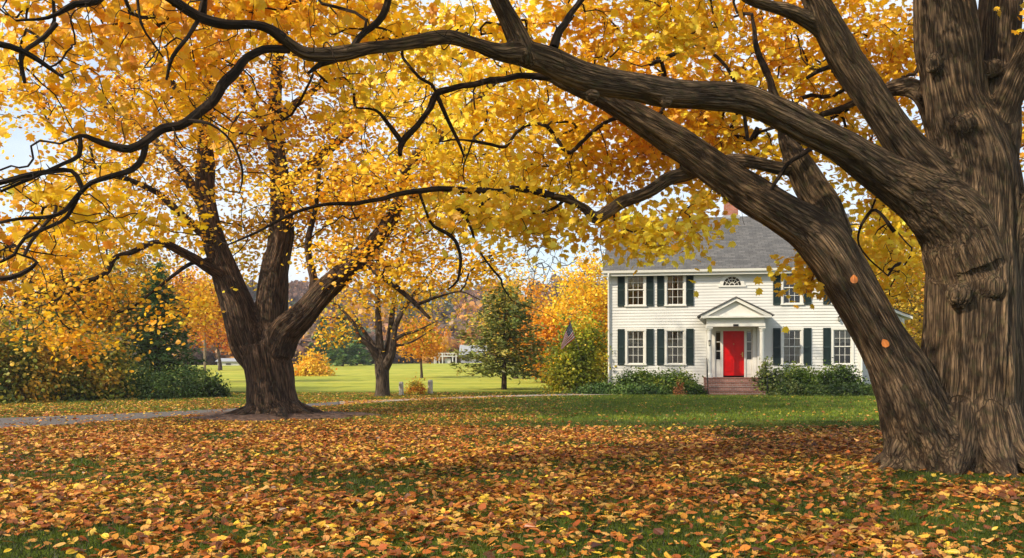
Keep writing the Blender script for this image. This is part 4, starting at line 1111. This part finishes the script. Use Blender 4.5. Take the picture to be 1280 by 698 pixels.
# ================================================================== TREE A: large maple left of centre
def tree_a():
    rng = np.random.default_rng(21)
    root = thing('large_maple_tree', 'large maple with dark three stemmed trunk standing on the lawn by the drive', 'tree')
    Y = 24.0
    rows = [
     [(346, 530, Y, 44), (345, 518, Y, 37), (342, 505, Y, 32), (339, 480, Y, 29), (335, 455, Y, 29.5), (331, 430, Y, 28)],
     [(336, 480, Y, 15), (324, 452, Y, 22), (309, 425, Y, 23), (298, 385, Y + .1, 21), (284, 350, Y + .3, 18), (271, 310, Y + .5, 15), (262, 274, Y + .6, 13), (257, 230, Y + .8, 12), (258, 161, Y + 1, 9), (262, 90, Y + 1.3, 7), (255, 10, Y + 1.6, 5), (262, -80, Y + 2, 3)],
     [(338, 440, Y + .2, 22), (339, 410, Y + .3, 21), (341, 377, Y + .3, 20), (345, 332, Y + .5, 18), (352, 288, Y + .6, 15.5), (350, 230, Y + .8, 13), (345, 180, Y + 1, 11), (344, 137, Y + 1.2, 9), (347, 79, Y + 1.4, 7.5), (356, 10, Y + 1.6, 6), (360, -90, Y + 2, 3)],
     [(345, 440, Y - .1, 22), (356, 415, Y - .2, 20), (378, 394, Y - .4, 18), (402, 366, Y - .6, 16), (430, 340, Y - .8, 13), (462, 309, Y - 1, 11), (483, 284, Y - 1.1, 10), (498, 255, Y - 1.2, 8), (506, 215, Y - 1.3, 6.5), (530, 185, Y - 1.4, 6.5), (566, 160, Y - 1.5, 6), (588, 133, Y - 1.6, 5), (629, 90, Y - 1.8, 4), (660, 40, Y - 2, 2.5)],
     [(391, 370, Y - .5, 6.5), (392, 350, Y - .6, 5.5), (388, 332, Y - .6, 5), (385, 302, Y - .7, 4), (395, 260, Y - .9, 3), (400, 210, Y - 1, 2)],
     [(284, 350, Y + .2, 8), (262, 336, Y - .2, 6.5), (235, 319, Y - .8, 6), (209, 306, Y - 1.3, 5), (187, 305, Y - 1.7, 4), (165, 315, Y - 2.0, 3.5), (145, 322, Y - 2.2, 3.5), (133, 342, Y - 2.5, 3.5), (107, 353, Y - 2.7, 3), (85, 368, Y - 3, 2.4), (60, 380, Y - 3.3, 1.4)],
     [(265, 300, Y + .4, 7), (245, 285, Y, 6), (220, 262, Y - .6, 5), (195, 240, Y - 1, 4), (160, 225, Y - 1.6, 3), (120, 215, Y - 2, 2)],
     [(265, 325, Y + .3, 5), (240, 330, Y - .4, 3), (215, 345, Y - 1, 2.4), (190, 366, Y - 1.6, 2), (165, 385, Y - 2, 1.6), (148, 391, Y - 2.3, 1)],
     [(258, 160, Y + 1, 6), (225, 120, Y + .4, 5), (190, 60, Y, 4), (170, 10, Y - .3, 3)],
     [(345, 190, Y + 1, 6), (330, 160, Y + 1, 5), (318, 135, Y + .8, 4), (300, 100, Y + .6, 3)],
     [(345, 150, Y + 1.1, 6), (370, 130, Y + .8, 5), (400, 105, Y + .5, 4), (430, 60, Y + .2, 3)],
     [(454, 322, Y - .9, 4.5), (466, 338, Y - 1.2, 4), (483, 350, Y - 1.5, 3.5), (504, 366, Y - 1.8, 3), (520, 381, Y - 2, 2.8), (537, 398, Y - 2.2, 2.2)],
     [(518, 382, Y - 2, 2.2), (545, 372, Y - 2.3, 1.6), (575, 365, Y - 2.6, 1), (600, 375, Y - 2.8, .7)],
     [(262, 270, Y + .6, 8), (215, 200, Y + 2, 6), (150, 140, Y + 3, 4), (60, 110, Y + 4, 2)],
     [(350, 240, Y + .8, 8), (420, 180, Y + 2.5, 6), (500, 110, Y + 4, 4), (590, 60, Y + 5, 2)],
    ]
    L = [limb(r, .16) for r in rows]
    # root flare
    c0 = at(345, 519, Y); c0[2] = 0
    for k, th in enumerate(np.linspace(0, 2 * np.pi, 9, endpoint=False)):
        th += rng.normal() * .15; d = np.array([math.cos(th), math.sin(th), 0]); ln = rng.uniform(1.15, 1.6)
        L.append(catmull(np.array([np.append(c0 + d * .30 + [0, 0, .50], .17), np.append(c0 + d * .66 + [0, 0, .17], .18), np.append(c0 + d * ln * .95 + [0, 0, .0], .11), np.append(c0 + d * (ln + .45) + [0, 0, -.10], .05)]), .12))
    thick, thin = split_limbs(L, .075)
    fused_limbs('trunk', thick, [], .035, .030, .13, M['bark_far'], root, .10, 40, 4, lump=.14, sides=24, subdiv=False)
    blobs = [(340, 60, Y + 1, 210, 120, 4.5, 300), (330, 190, Y + 1.6, 230, 100, 3.5, 230), (150, 130, Y, 180, 130, 4, 175), (120, 270, Y - 1, 140, 80, 3, 95),
             (90, 355, Y - 2.5, 95, 38, 1.6, 36), (560, 130, Y, 150, 120, 4, 260), (560, 250, Y - .5, 130, 60, 3, 120), (480, 330, Y - 1.2, 90, 60, 2, 60), (420, 240, Y, 110, 60, 3, 100),
             (600, 340, Y - 1.5, 55, 30, 1.5, 24), (220, 390, Y - 2.2, 55, 25, 1, 7), (300, 300, Y + 3, 70, 60, 2, 46), (420, 290, Y + 3, 60, 50, 2, 26), (60, 400, Y - 3, 80, 24, 1.2, 10), (110, 430, Y - 3, 34, 22, .8, 12), (330, -120, Y + 2, 320, 110, 6, 220), (300, 200, Y + 5, 330, 170, 3, 70)]
    T = blob_points(blobs, rng)
    ch = grow(np.vstack([l[4:, :3] for l in L[1:15]]), T, .3, .07, .02, rng, .0062, .45, .06)
    ch += [(l[:, :3], l[:, 3]) for l in thin]
    branches_mesh('branch', ch, M['twig'], root, 5)
    per = 34
    P = np.repeat(T, per, 0); k = len(P); cn_ = np.repeat(np.array([0, -.3, .75]) + rng.normal(size=(len(T), 3)) * .32, per, 0); P = P + (lambda o: o - (o * unit(cn_)).sum(1, keepdims=True) * unit(cn_) * .8)(rng.normal(size=(k, 3)) * .36)
    scr = P[:, 0] / P[:, 1] * F + 640
    t_ = .57 + 1.2 * (fbm(P * .35, 9) - .5) + .17 * rng.normal(size=k) - .18 * np.clip((-6.5 - P[:, 0]) / 6, 0, 1)
    leaves('crown', P, .112 * (.65 + .6 * rng.random(k)), cn_ + rng.normal(size=(k, 3)) * .42, pick(GOLD[:5], k, rng, t_), TP_MID, M['leaf'], root, rng=rng)
tree_a()

# ================================================================== TREE B: the great near maple on the right
def tree_b():
    rng = np.random.default_rng(31)
    root = thing('great_maple_tree', 'huge old maple with furrowed trunk and long limbs arching over the lawn', 'tree')
    Y = 12.6
    rows = [
     # bole
     [(1212, 610, Y, 82), (1212, 585, Y, 76), (1213, 560, Y, 69), (1214, 530, Y, 64), (1216, 490, Y, 60), (1217, 440, Y, 58), (1218, 390, Y, 57), (1220, 340, Y, 56), (1222, 290, Y, 52), (1224, 240, Y, 49), (1218, 195, Y, 44), (1198, 130, Y, 36), (1188, 70, Y, 36), (1180, 0, Y - .1, 35), (1172, -90, Y - .3, 30), (1150, -200, Y - .8, 23), (1110, -330, Y - 1.6, 15), (1050, -450, Y - 2.6, 8)],
     [(1226, 260, Y, 36), (1236, 190, Y, 33), (1246, 120, Y + .1, 28), (1249, 60, Y + .2, 25), (1251, 0, Y + .3, 24), (1262, -110, Y + .8, 19), (1290, -240, Y + 1.6, 13), (1330, -380, Y + 2.4, 7)],
     [(1245, 160, Y - .1, 22), (1262, 118, Y - .2, 19), (1280, 75, Y - .3, 18), (1305, 20, Y - .6, 16), (1350, -80, Y - 1, 12), (1420, -200, Y - 1.5, 7)],
     [(1250, 330, Y - .1, 26), (1285, 285, Y - .3, 24), (1320, 225, Y - .6, 21), (1390, 150, Y - 1.2, 16), (1500, 60, Y - 2.0, 10), (1650, -20, Y - 3, 5)],
     # leaning limb from the base
     [(1172, 585, Y - .15, 62), (1158, 550, Y - .2, 50), (1143, 515, Y - .25, 41), (1128, 475, Y - .25, 35.5), (1108, 435, Y - .25, 33), (1084, 392, Y - .25, 31.5), (1058, 348, Y - .25, 31.5), (1032, 308, Y - .2, 32), (1008, 285, Y - .15, 29), (969, 261, Y - .1, 26), (926, 234, Y, 23), (883, 204, Y, 21), (840, 174, Y, 20), (794, 145, Y - .1, 17), (757, 124, Y - .2, 14), (728, 112, Y - .3, 11), (705, 104, Y - .4, 8), (680, 96, Y - .5, 5.5), (655, 95, Y - .6, 4.2), (615, 102, Y - .8, 4), (572, 111, Y - 1, 4), (545, 117, Y - 1.1, 4.2), (538, 133, Y - 1.1, 4), (522, 158, Y - 1.2, 4), (502, 178, Y - 1.2, 4.5), (500, 194, Y - 1.3, 3)],
     [(502, 178, Y - 1.2, 3.2), (484, 154, Y - 1.2, 2.8), (470, 138, Y - 1.3, 2), (445, 135, Y - 1.3, 1.2)],
     [(545, 117, Y - 1.1, 3), (560, 150, Y - 1, 2.5), (575, 182, Y - 1, 2), (580, 196, Y - 1, 1)],
     # stub limb and long low limb running left
     [(1040, 300, Y - .1, 27), (1032, 265, Y, 23), (1014, 234, Y + .1, 20), (1000, 207, Y + .1, 17), (990, 190, Y + .15, 14), (984, 178, Y + .15, 11), (978, 150, Y + .3, 8.5), (966, 112, Y + .5, 6), (948, 66, Y + .7, 4), (940, 20, Y + .9, 2)],
     [(992, 206, Y + .1, 12), (978, 211, Y + .1, 9), (947, 204, Y + .1, 8), (917, 200, Y + .2, 8), (885, 208, Y + .2, 8), (860, 217, Y + .2, 9.5), (835, 224, Y + .1, 9), (810, 240, Y, 8.5), (780, 252, Y, 8.5), (762, 264, Y - .1, 8), (745, 272, Y - .2, 8), (733, 264, Y - .2, 6), (718, 254, Y - .3, 5.2), (691, 244, Y - .4, 5), (649, 236, Y - .6, 4.2), (616, 239, Y - .8, 4.2), (574, 237, Y - 1, 3.6), (524, 238, Y - 1.3, 3.4), (483, 247, Y - 1.6, 3), (441, 254, Y - 2, 2.6), (400, 257, Y - 2.3, 2.2), (360, 270, Y - 2.6, 2), (322, 290, Y - 2.8, 1.6), (285, 306, Y - 3, 1)],
     [(718, 254, Y - .3, 3), (712, 245, Y - .3, 2), (690, 262, Y - .3, 1.8), (660, 268, Y - .3, 1)],
     [(616, 240, Y - .8, 3), (600, 258, Y - .9, 3), (585, 268, Y - 1, 2.6), (575, 262, Y - 1, 2.2), (560, 266, Y - 1, 1)],
     [(580, 266, Y - 1, 2), (590, 290, Y - 1, 1.8), (598, 312, Y - 1, 1.6), (612, 332, Y - 1, 1.5), (626, 350, Y - 1, 1.5), (628, 358, Y - 1, 1.2), (640, 376, Y - 1, .8)],
     [(524, 240, Y - 1.3, 2), (537, 278, Y - 1.3, 2.2), (555, 290, Y - 1.3, 2.4), (568, 302, Y - 1.3, 2.4), (576, 325, Y - 1.3, 2.2), (572, 350, Y - 1.3, 1.8), (560, 362, Y - 1.3, 1)],
     # the great arching limb
     [(1212, 330, Y - .1, 50), (1195, 290, Y - .15, 46), (1170, 262, Y - .25, 40), (1141, 240, Y - .35, 31), (1098, 212, Y - .5, 25), (1055, 183, Y - .7, 22), (1012, 161, Y - .9, 20), (969, 140, Y - 1.05, 18.5), (926, 124, Y - 1.2, 18.5), (883, 120, Y - 1.35, 18), (840, 117, Y - 1.5, 19), (794, 109, Y - 1.65, 18.5), (758, 103, Y - 1.8, 18), (722, 93, Y - 1.9, 18), (687, 78, Y - 2.0, 18), (655, 68, Y - 2.1, 16), (622, 65, Y - 2.25, 11), (593, 56, Y - 2.4, 9.5), (558, 46, Y - 2.55, 9.5), (525, 51, Y - 2.7, 9), (490, 58, Y - 2.85, 9), (454, 61, Y - 3, 9), (418, 68, Y - 3.2, 9), (388, 68, Y - 3.35, 8), (361, 56, Y - 3.5, 7.5), (340, 38, Y - 3.6, 6.5), (309, 31, Y - 3.75, 6), (275, 29, Y - 3.9, 6), (247, 20, Y - 4, 6), (223, 5, Y - 4.1, 6), (195, -12, Y - 4.2, 5.5), (150, -30, Y - 4.4, 4), (80, -50, Y - 4.7, 2.5)],
     [(361, 62, Y - 3.45, 6), (330, 64, Y - 3.6, 5.5), (302, 79, Y - 3.75, 5.5), (284, 103, Y - 3.8, 6.5), (261, 131, Y - 3.9, 6.5), (234, 151, Y - 4, 6), (203, 164, Y - 4.1, 6), (182, 176, Y - 4.2, 5.5), (162, 187, Y - 4.3, 5), (144, 183, Y - 4.3, 4.5), (117, 174, Y - 4.4, 3.5), (100, 170, Y - 4.5, 2.6), (75, 180, Y - 4.6, 1.2)],
     [(182, 178, Y - 4.2, 4.5), (179, 196, Y - 4.2, 4), (165, 212, Y - 4.3, 4), (137, 222, Y - 4.4, 3.8), (113, 229, Y - 4.5, 3.4), (100, 242, Y - 4.5, 3.2), (80, 263, Y - 4.6, 3), (60, 271, Y - 4.7, 2.6), (36, 273, Y - 4.8, 2.3), (0, 278, Y - 5, 2), (-40, 290, Y - 5, 1)],
     [(98, 244, Y - 4.5, 2.8), (88, 264, Y - 4.5, 2.6), (75, 278, Y - 4.6, 2.4), (30, 297, Y - 4.7, 2.2), (18, 318, Y - 4.7, 2), (0, 328, Y - 4.8, 1.6)],
     [(104, 238, Y - 4.5, 3), (90, 214, Y - 4.5, 3.2), (52, 216, Y - 4.7, 3.4), (0, 228, Y - 4.8, 3.4), (-40, 240, Y - 4.9, 2.5)],
     [(100, 170, Y - 4.5, 2.2), (100, 195, Y - 4.5, 3), (80, 205, Y - 4.6, 2.6), (40, 222, Y - 4.7, 2.4), (0, 240, Y - 4.8, 1.8)],
     [(0, 349, Y - 4.6, 3.6), (24, 344, Y - 4.5, 3.4), (46, 328, Y - 4.4, 2.2), (30, 320, Y - 4.4, 1.4), (12, 314, Y - 4.5, .8)],
     [(-60, 60, Y - 5, 5), (0, 56, Y - 4.9, 4), (34, 67, Y - 4.8, 3.6), (60, 84, Y - 4.7, 2.8), (80, 98, Y - 4.7, 1.2)],
     [(70, 30, Y - 4.6, 3.5), (55, 46, Y - 4.7, 3.2), (34, 60, Y - 4.8, 3), (27, 74, Y - 4.8, 2.6), (31, 104, Y - 4.8, 2)],
     [(150, -30, Y - 4.4, 3.5), (120, 2, Y - 4.4, 4.5), (94, 5, Y - 4.5, 4.5), (60, 22, Y - 4.6, 2.4), (20, 26, Y - 4.7, 1.6)],
     [(658, 72, Y - 2.1, 16), (650, 52, Y - 2.1, 14.5), (638, 26, Y - 2.1, 12.5), (624, 0, Y - 2.2, 11.5), (606, -50, Y - 2.4, 9), (570, -130, Y - 2.8, 6), (520, -230, Y - 3.3, 3)],
     [(440, 62, Y - 3.1, 4.5), (449, 46, Y - 3, 4.2), (472, 28, Y - 3, 4.8), (484, 0, Y - 3, 4.8), (490, -60, Y - 3.1, 3)],
     [(692, 60, Y - 1.9, 6), (700, 40, Y - 1.8, 5.2), (718, 14, Y - 1.6, 4), (740, -20, Y - 1.4, 3)],
     [(418, 74, Y - 3.2, 5), (402, 80, Y - 3.25, 4), (385, 92, Y - 3.3, 2)],
     [(255, 20, Y - 3.95, 3), (257, -20, Y - 4, 3)],
     [(254, 0, Y - 4, 3), (246, 25, Y - 4, 3), (236, 45, Y - 4.1, 2.6), (215, 72, Y - 4.2, 2.6), (208, 100, Y - 4.2, 1.6)],
     [(172, 0, Y - 4.3, 2), (176, 30, Y - 4.3, 1.8), (190, 52, Y - 4.3, 1.4), (204, 72, Y - 4.2, 1)],
     [(234, 151, Y - 4, 3), (262, 155, Y - 4.1, 2), (290, 178, Y - 4.1, 1.7), (303, 215, Y - 4.1, 1.5), (300, 240, Y - 4.1, .8)],
     # upper middle limb and fork
     [(1195, 250, Y, 34), (1165, 216, Y - .05, 27), (1140, 192, Y - .1, 24.5), (1115, 160, Y - .15, 23), (1084, 113, Y - .25, 21), (1060, 78, Y - .3, 20), (1042, 46, Y - .4, 19), (1026, 14, Y - .5, 17), (1010, -20, Y - .6, 15), (975, -100, Y - 1, 11), (920, -200, Y - 1.6, 7)],
     [(1036, 44, Y - .4, 12), (1012, 27, Y - .5, 9.5), (990, 16, Y - .6, 8.5), (966, 9, Y - .7, 8), (940, 0, Y - .8, 7.5), (900, -25, Y - 1, 5), (850, -60, Y - 1.4, 3)],
     # limb behind
     [(1175, 200, Y + .3, 12), (1168, 165, Y + .45, 11), (1158, 128, Y + .5, 12), (1140, 110, Y + .6, 13), (1118, 110, Y + .7, 11), (1100, 116, Y + .9, 7), (1075, 124, Y + 1.2, 5), (1040, 140, Y + 1.6, 4), (1000, 150, Y + 2, 3), (950, 165, Y + 2.4, 1.6)],
     [(1008, 98, Y + 1.2, 2), (1030, 85, Y + 1, 3), (1045, 82, Y + .8, 3)],
     [(1118, 290, Y + .2, 2.5), (1095, 262, Y + .3, 2.2), (1080, 275, Y + .3, 2), (1072, 300, Y + .3, 1.5), (1083, 320, Y + .3, 1.2), (1110, 345, Y + .3, .8)],
     [(947, 160, Y - .2, 3), (935, 175, Y, 2.5), (925, 118, Y + .3, 2.4), (905, 80, Y + .6, 2), (880, 60, Y + .8, 1.6), (862, 55, Y + .9, 1)],
     [(1015, 185, Y - .1, 3.2), (985, 205, Y - .2, 2.8), (963, 238, Y - .3, 2)],
    ]
    L = [limb(r, .10) for r in rows]
    c0 = at(1212, 590, Y); c0[2] = 0
    for k, th in enumerate(np.linspace(0, 2 * np.pi, 11, endpoint=False)):
        th += rng.normal() * .14; d = np.array([math.cos(th), math.sin(th), 0]); ln = rng.uniform(.98, 1.22)
        L.append(catmull(np.array([np.append(c0 + d * .48 + [0, 0, .85], .24), np.append(c0 + d * .72 + [0, 0, .32], .22), np.append(c0 + d * ln + [0, 0, .02], .15), np.append(c0 + d * (ln + .3) + [0, 0, -.12], .07)]), .08))
    rl = at(1110, 583, 12.3); rl[2] = 0
    L.append(catmull(np.array([np.append(at(1140, 530, 12.3), .25), np.append(rl + [.12, 0, .15], .2), np.append(rl + [-.02, -.1, .0], .13), np.append(rl + [-.3, -.25, -.08], .06)]), .08))
    burls = [(at(1236, 360, Y - .50), .24, (1, .9, 1)), (at(1199, 369, Y - .52), .19, (1, .8, .9)), (at(1205, 157, Y - .36), .19, (1, .9, 1)), (at(1168, 80, Y - .26), .15, (.9, .8, 1.1)),
             (at(1242, 85, Y - .2), .14, (1, .8, 1)), (at(740, 120, Y - 2.0), .10, (1, .8, .8)), (at(832, 127, Y - 1.68), .085, (1, .7, .8)), (at(1150, 118, Y + .35), .12, (.8, .7, 1))]
    thick, thin = split_limbs(L, .055)
    fused_limbs('trunk', thick, burls, .024, .030, .100, M['bark_near'], root, .10, 60, 5, subdiv=True, lump=.09, sides=24)
    blobs = [
     # behind the great limbs
     (950, 60, 15.5, 220, 130, 1.8, 230), (780, 150, 15.5, 170, 100, 1.6, 150), (620, 90, 15, 170, 120, 1.8, 105), (900, 195, 16, 160, 55, 1.5, 90), (1080, 80, 16, 130, 120, 1.6, 120), (1120, 240, 16.5, 70, 110, 1.4, 90),
     (1260, 120, 16.5, 90, 140, 1.6, 80), (700, 210, 15, 130, 50, 1.4, 48), (560, 190, 14.5, 120, 70, 1.2, 26),
     # left part of the canopy, nearer
     (460, 20, 11.5, 130, 80, 1.3, 52), (300, 20, 10.6, 140, 80, 1.2, 46), (120, 40, 9.6, 150, 90, 1.2, 46), (60, 210, 9.6, 110, 90, 1.1, 17), (240, 160, 10.6, 120, 50, 1.0, 9), (400, 150, 11.8, 110, 50, .8, 8),
     (180, 290, 10.2, 90, 30, .7, 4), (20, 320, 10, 60, 50, .8, 7),
     # leaves hanging before the house and by the low limb
     (830, 292, 12.6, 60, 28, .5, 17), (775, 290, 12.8, 28, 22, .4, 9), (1012, 345, 12.9, 24, 22, .3, 9), (870, 262, 13, 34, 20, .5, 7), (700, 285, 12.6, 50, 36, .5, 14), (655, 260, 12.4, 60, 26, .5, 16),
     (1110, 330, 14.5, 36, 60, .6, 26), (590, 265, 11.6, 50, 26, .5, 10),
     (720, 20, 12.5, 130, 60, .8, 50), (850, 30, 12.2, 60, 50, .8, 24),
     # crown above the frame
     (1180, -240, 12.6, 380, 190, 4.5, 150), (800, -240, 11.5, 300, 150, 3.5, 80), (450, -180, 9.5, 260, 110, 2.5, 80), (1300, -500, 12.6, 420, 160, 4.5, 80), (1450, -60, 11.5, 160, 180, 3, 70)]
    T = blob_points(blobs, rng)
    ch = grow(np.vstack([l[2:, :3] for l in L[1:len(rows)]]), T, .18, .07, .02, rng, .0042, .44, .035)
    ch += [(l[:, :3], l[:, 3]) for l in thin]
    thn = np.vstack([l[l[:, 3] < .085] for l in L[:len(rows)]]); sel = thn[rng.integers(len(thn), size=900)]
    sel = sel[sel[:, 2] < 6.6]
    tw = sel[:, :3] + unit(rng.normal(size=(len(sel), 3)) + [0, 0, -.25]) * rng.uniform(.2, 1.0, (len(sel), 1)) * [1, .7, .8]
    ch += grow(np.vstack([l[:, :3] for l in L[:len(rows)] if l[:, 3].min() < .085]), tw, .09, .10, .02, rng, .0028, .5, .012)
    W = []  # unseen leaf clusters added left and near the camera to shade the foreground lawn
    for (x, y, z, rx, ry, rz, m) in [(-5, 5, 7.5, 4.5, 3.5, 1.5, 60), (-9, 4, 8, 3.5, 3.5, 1.5, 34), (-1.5, 2, 8, 4, 2.5, 1.5, 22)]:
        W.append(np.array([x, y, z]) + unit(rng.normal(size=(m, 3))) * (rng.random((m, 1)) ** .4) * [rx, ry, rz])
    W = np.vstack(W); T = np.vstack([T, W]); ch += grow(np.vstack([l[2:, :3] for l in L[1:len(rows)]]), W, .3, .12, .02, rng, .008, .50, .07)
    per = 27
    P = np.repeat(T, per, 0); k = len(P); cn_ = np.repeat(np.array([0, -.4, .65]) + rng.normal(size=(len(T), 3)) * .32, per, 0); P = P + (lambda o: o - (o * unit(cn_)).sum(1, keepdims=True) * unit(cn_) * .75)(rng.normal(size=(k, 3)) * .25)
    t_ = .61 + 1.2 * (fbm(P * .5, 19) - .5) + .16 * rng.normal(size=k) - .20 * np.clip((-2 - P[:, 0]) / 5, 0, 1)
    branches_mesh('branch', ch, M['twig'], root, 6)
    leaves('crown', P, .118 * (.6 + .7 * rng.random(k)), cn_ + rng.normal(size=(k, 3)) * .42, pick(GOLD[:5], k, rng, t_), TP_FINE, M['leaf'], root, direc=rng.normal(size=(k, 3)) + [0, 0, -.7], curl=.5 + rng.random(k), rng=rng)
tree_b()

for px, py, Yl, lab in ((1068, 349, 11.93, 'single orange leaf caught on bark high on the leaning limb'), (1107, 429, 11.93, 'single orange leaf caught on bark low on the leaning limb')):
    p = at(px, py, Yl)
    o = leaves('stuck_leaf', np.array([p]), [.12], np.array([[-.1, -1, .2]]), np.array([[.58, .17, .012]]), TP_OVAL, M['litter'], None)
    tag(o, lab, 'leaf')

# mulch ring round the left maple
def mulch():
    rng = np.random.default_rng(2); n, m = 72, 12; c = np.array([(345 - 640) / F * 24, 24.0]); V = [(c[0], c[1], .03)]
    for j in range(1, m + 1):
        for i in range(n):
            th = 2 * math.pi * i / n; ro = 2.1 * (1 + .16 * math.sin(3 * th + 1) + .10 * math.sin(7 * th) + .07 * math.sin(13 * th + 2) + .04 * math.sin(29 * th)); r = ro * j / m
            V.append((c[0] + r * math.cos(th) * 1.15, c[1] + r * math.sin(th) * .95, .10 * (1 - (j / m) ** 2) + .03 * rng.random() * (j < m) - (.02 if j == m else 0)))
    fs = [(0, 1 + i, 1 + (i + 1) % n) for i in range(n)]
    for j in range(m - 1):
        for i in range(n): a = 1 + j * n + i; b = 1 + j * n + (i + 1) % n; fs.append((a, a + n, b + n, b))
    MB().add(V, fs).build('mulch_bed', M['mulch'], None, True)['kind'] = 'structure'
mulch()

# ================================================================== FALLEN LEAVES AND GRASS
def scatter():
    rng = np.random.default_rng(99)
    n = 950000
    Yv = np.sqrt(rng.random(n) * (41.5 ** 2 - 5.6 ** 2) + 5.6 ** 2); X = (rng.random(n) * 2 - 1) * .64 * Yv
    px = 640 + X / Yv * F
    den = np.zeros(n)          # wanted leaves per m2
    right = ss(px, 330, 760)
    patch = fbm(np.column_stack([X * .7, Yv * .7, np.zeros(n)]), 3, 3); fine = fbm(np.column_stack([X * 2.3, Yv * 2.3, np.zeros(n)]), 8, 2)
    heavy = 150 * ss(Yv, 7, 10.5) + 340
    den = heavy * (1 - ss(Yv, 17, 21) * right) * (1 - .62 * ss(Yv, 20, 27) * (1 - right)) * (1 - .5 * ss(Yv, 29, 34) * (1 - right))
    den = den * np.clip(.25 + 2.6 * (patch - .28), .18, 1.5) * np.clip(.35 + 1.8 * (fine - .2), .1, 1.6)
    den += 7 * right * (1 - .6 * ss(Yv, 24, 38)) + 1.0
    # bare earth round the near bole
    db = np.hypot(X - 6.5, Yv - 12.6); den *= .55 + .45 * ss(db, .9, 2.6)
    den *= 1 - .55 * ss(px, 1000, 1200) * ss(Yv, 9, 11) * (1 - ss(Yv, 13, 15))
    area = .64 * (41.5 ** 2 - 5.6 ** 2); have = n / area
    dr = np.hypot(X + 6.4, Yv - 24)
    den = np.where(dr < 2.1, den * .55, den)
    road = (px < 430) & (CAMZ * F / Yv + HOR < np.interp(px, [-200, 0, 150, 260, 330, 430], [550, 537, 526.5, 517, 512, 506])) & (CAMZ * F / Yv + HOR > np.interp(px, [-180, 0, 150, 260, 330, 430], [530, 523, 517.5, 512.5, 508.5, 502]))
    den = np.where(road, den * .07, den)
    keep = rng.random(n) < den / have
    keep &= ~((db < .95) | (np.hypot(X + 6.4, Yv - 24) < .8))
    X, Yv = X[keep], Yv[keep]; px = px[keep]; k = len(X)
    Z = .012 + .03 * rng.random(k) * (Yv < 20) + gz(X, Yv)
    P = np.column_stack([X, Yv, Z])
    pal = [(.09, .034, .016), (.19, .058, .018), (.34, .085, .018), (.46, .14, .020), (.57, .23, .030), (.62, .34, .09), (.70, .45, .03)]
    t_ = rng.random(k) ** .9 + .25 * (fbm(P * .4, 12) - .5) + .12 * ss(Yv, 20, 30)
    s = .078 * (.45 + 1.0 * rng.random(k)); nr = np.array([0, 0, 1.0]) + rng.normal(size=(k, 3)) * [.34, .34, 0]
    near = Yv < 17
    print('fallen leaves', k, near.sum())
    curl = rng.normal(size=k) * 1.0
    big = [P, s, nr, pick(pal, k, rng, t_), curl]
    root = thing('fallen_leaves', 'orange, tan and yellow fallen leaves strewn over the lawn', 'leaf litter', kind='stuff')
    ov = rng.random(k) < .55
    for msk, tp in ((near & ~ov, TP_FINE), (near & ov, TP_OVAL), (~near, TP_MID)):
        leaves('leaf_litter', P[msk], s[msk], nr[msk], big[3][msk], tp, M['litter'], root, curl=curl[msk] * 1.0, rng=rng, aspect=.45)
scatter()

def grass():
    rng = np.random.default_rng(123); root = thing('grass', 'short green lawn grass between the fallen leaves', 'grass', kind='stuff')
    for (y0, y1, n, h, wd) in ((5.6, 12, 110000, .050, .007), (12, 22, 100000, .055, .012), (22, 42, 90000, .06, .025)):
        Yv = np.sqrt(rng.random(n) * (y1 ** 2 - y0 ** 2) + y0 ** 2); X = (rng.random(n) * 2 - 1) * .62 * Yv
        px = 640 + X / Yv * F; py = HOR + CAMZ * F / Yv
        db = np.hypot(X - 6.5, Yv - 12.6); da = np.hypot(X + 6.4, Yv - 24)
        ok = (db > 1.0 + rng.random(n) * .4) & (da > 2.4)
        road = (px < 435) & (py < np.interp(px, [-200, 0, 150, 260, 330, 430], [551, 538, 527.5, 518, 513, 507])) & (py > np.interp(px, [-180, 0, 150, 260, 330, 430], [529, 522, 516.5, 511.5, 507.5, 501]))
        pth = (px > 420) & (py < np.interp(px, [425, 500, 600, 700, 800, 950], [507, 502, 498, 495.2, 493.8, 494.2])) & (py > np.interp(px, [425, 500, 600, 700, 800, 950], [502, 499, 495.3, 492.7, 491.4, 491.9]))
        ok &= ~road & ~pth & (fbm(np.column_stack([X, Yv, X * 0]) * .9, 4, 2) > -1)
        X, Yv = X[ok], Yv[ok]; k = len(X); hh = h * (.5 + .8 * rng.random(k)); lean = rng.normal(size=(k, 2)) * .45
        th = rng.random(k) * 2 * np.pi; dx, dy = np.cos(th) * wd / 2, np.sin(th) * wd / 2
        A = np.column_stack([X - dx, Yv - dy, np.zeros(k)]); B = np.column_stack([X + dx, Yv + dy, np.zeros(k)]); T = np.column_stack([X + lean[:, 0] * hh, Yv + lean[:, 1] * hh, hh])
        V = np.stack([A, B, T], 1).reshape(-1, 3); f = np.arange(3 * k).reshape(-1, 3)
        col = pick([(.020, .030, .003), (.050, .075, .006), (.10, .13, .012), (.22, .20, .03)] if y0 < 20 else [(.065, .095, .005), (.13, .19, .012), (.21, .27, .02), (.34, .32, .03)], k, rng, .35 + .9 * (fbm(np.column_stack([X, Yv, X * 0]) * 1.3, 6, 2) - .5) + .2 * rng.normal(size=k))
        mesh_np('grass_blade', V, f, M['grass'], root, False, {'col': ('FLOAT_VECTOR', 'FACE', col)})
grass()
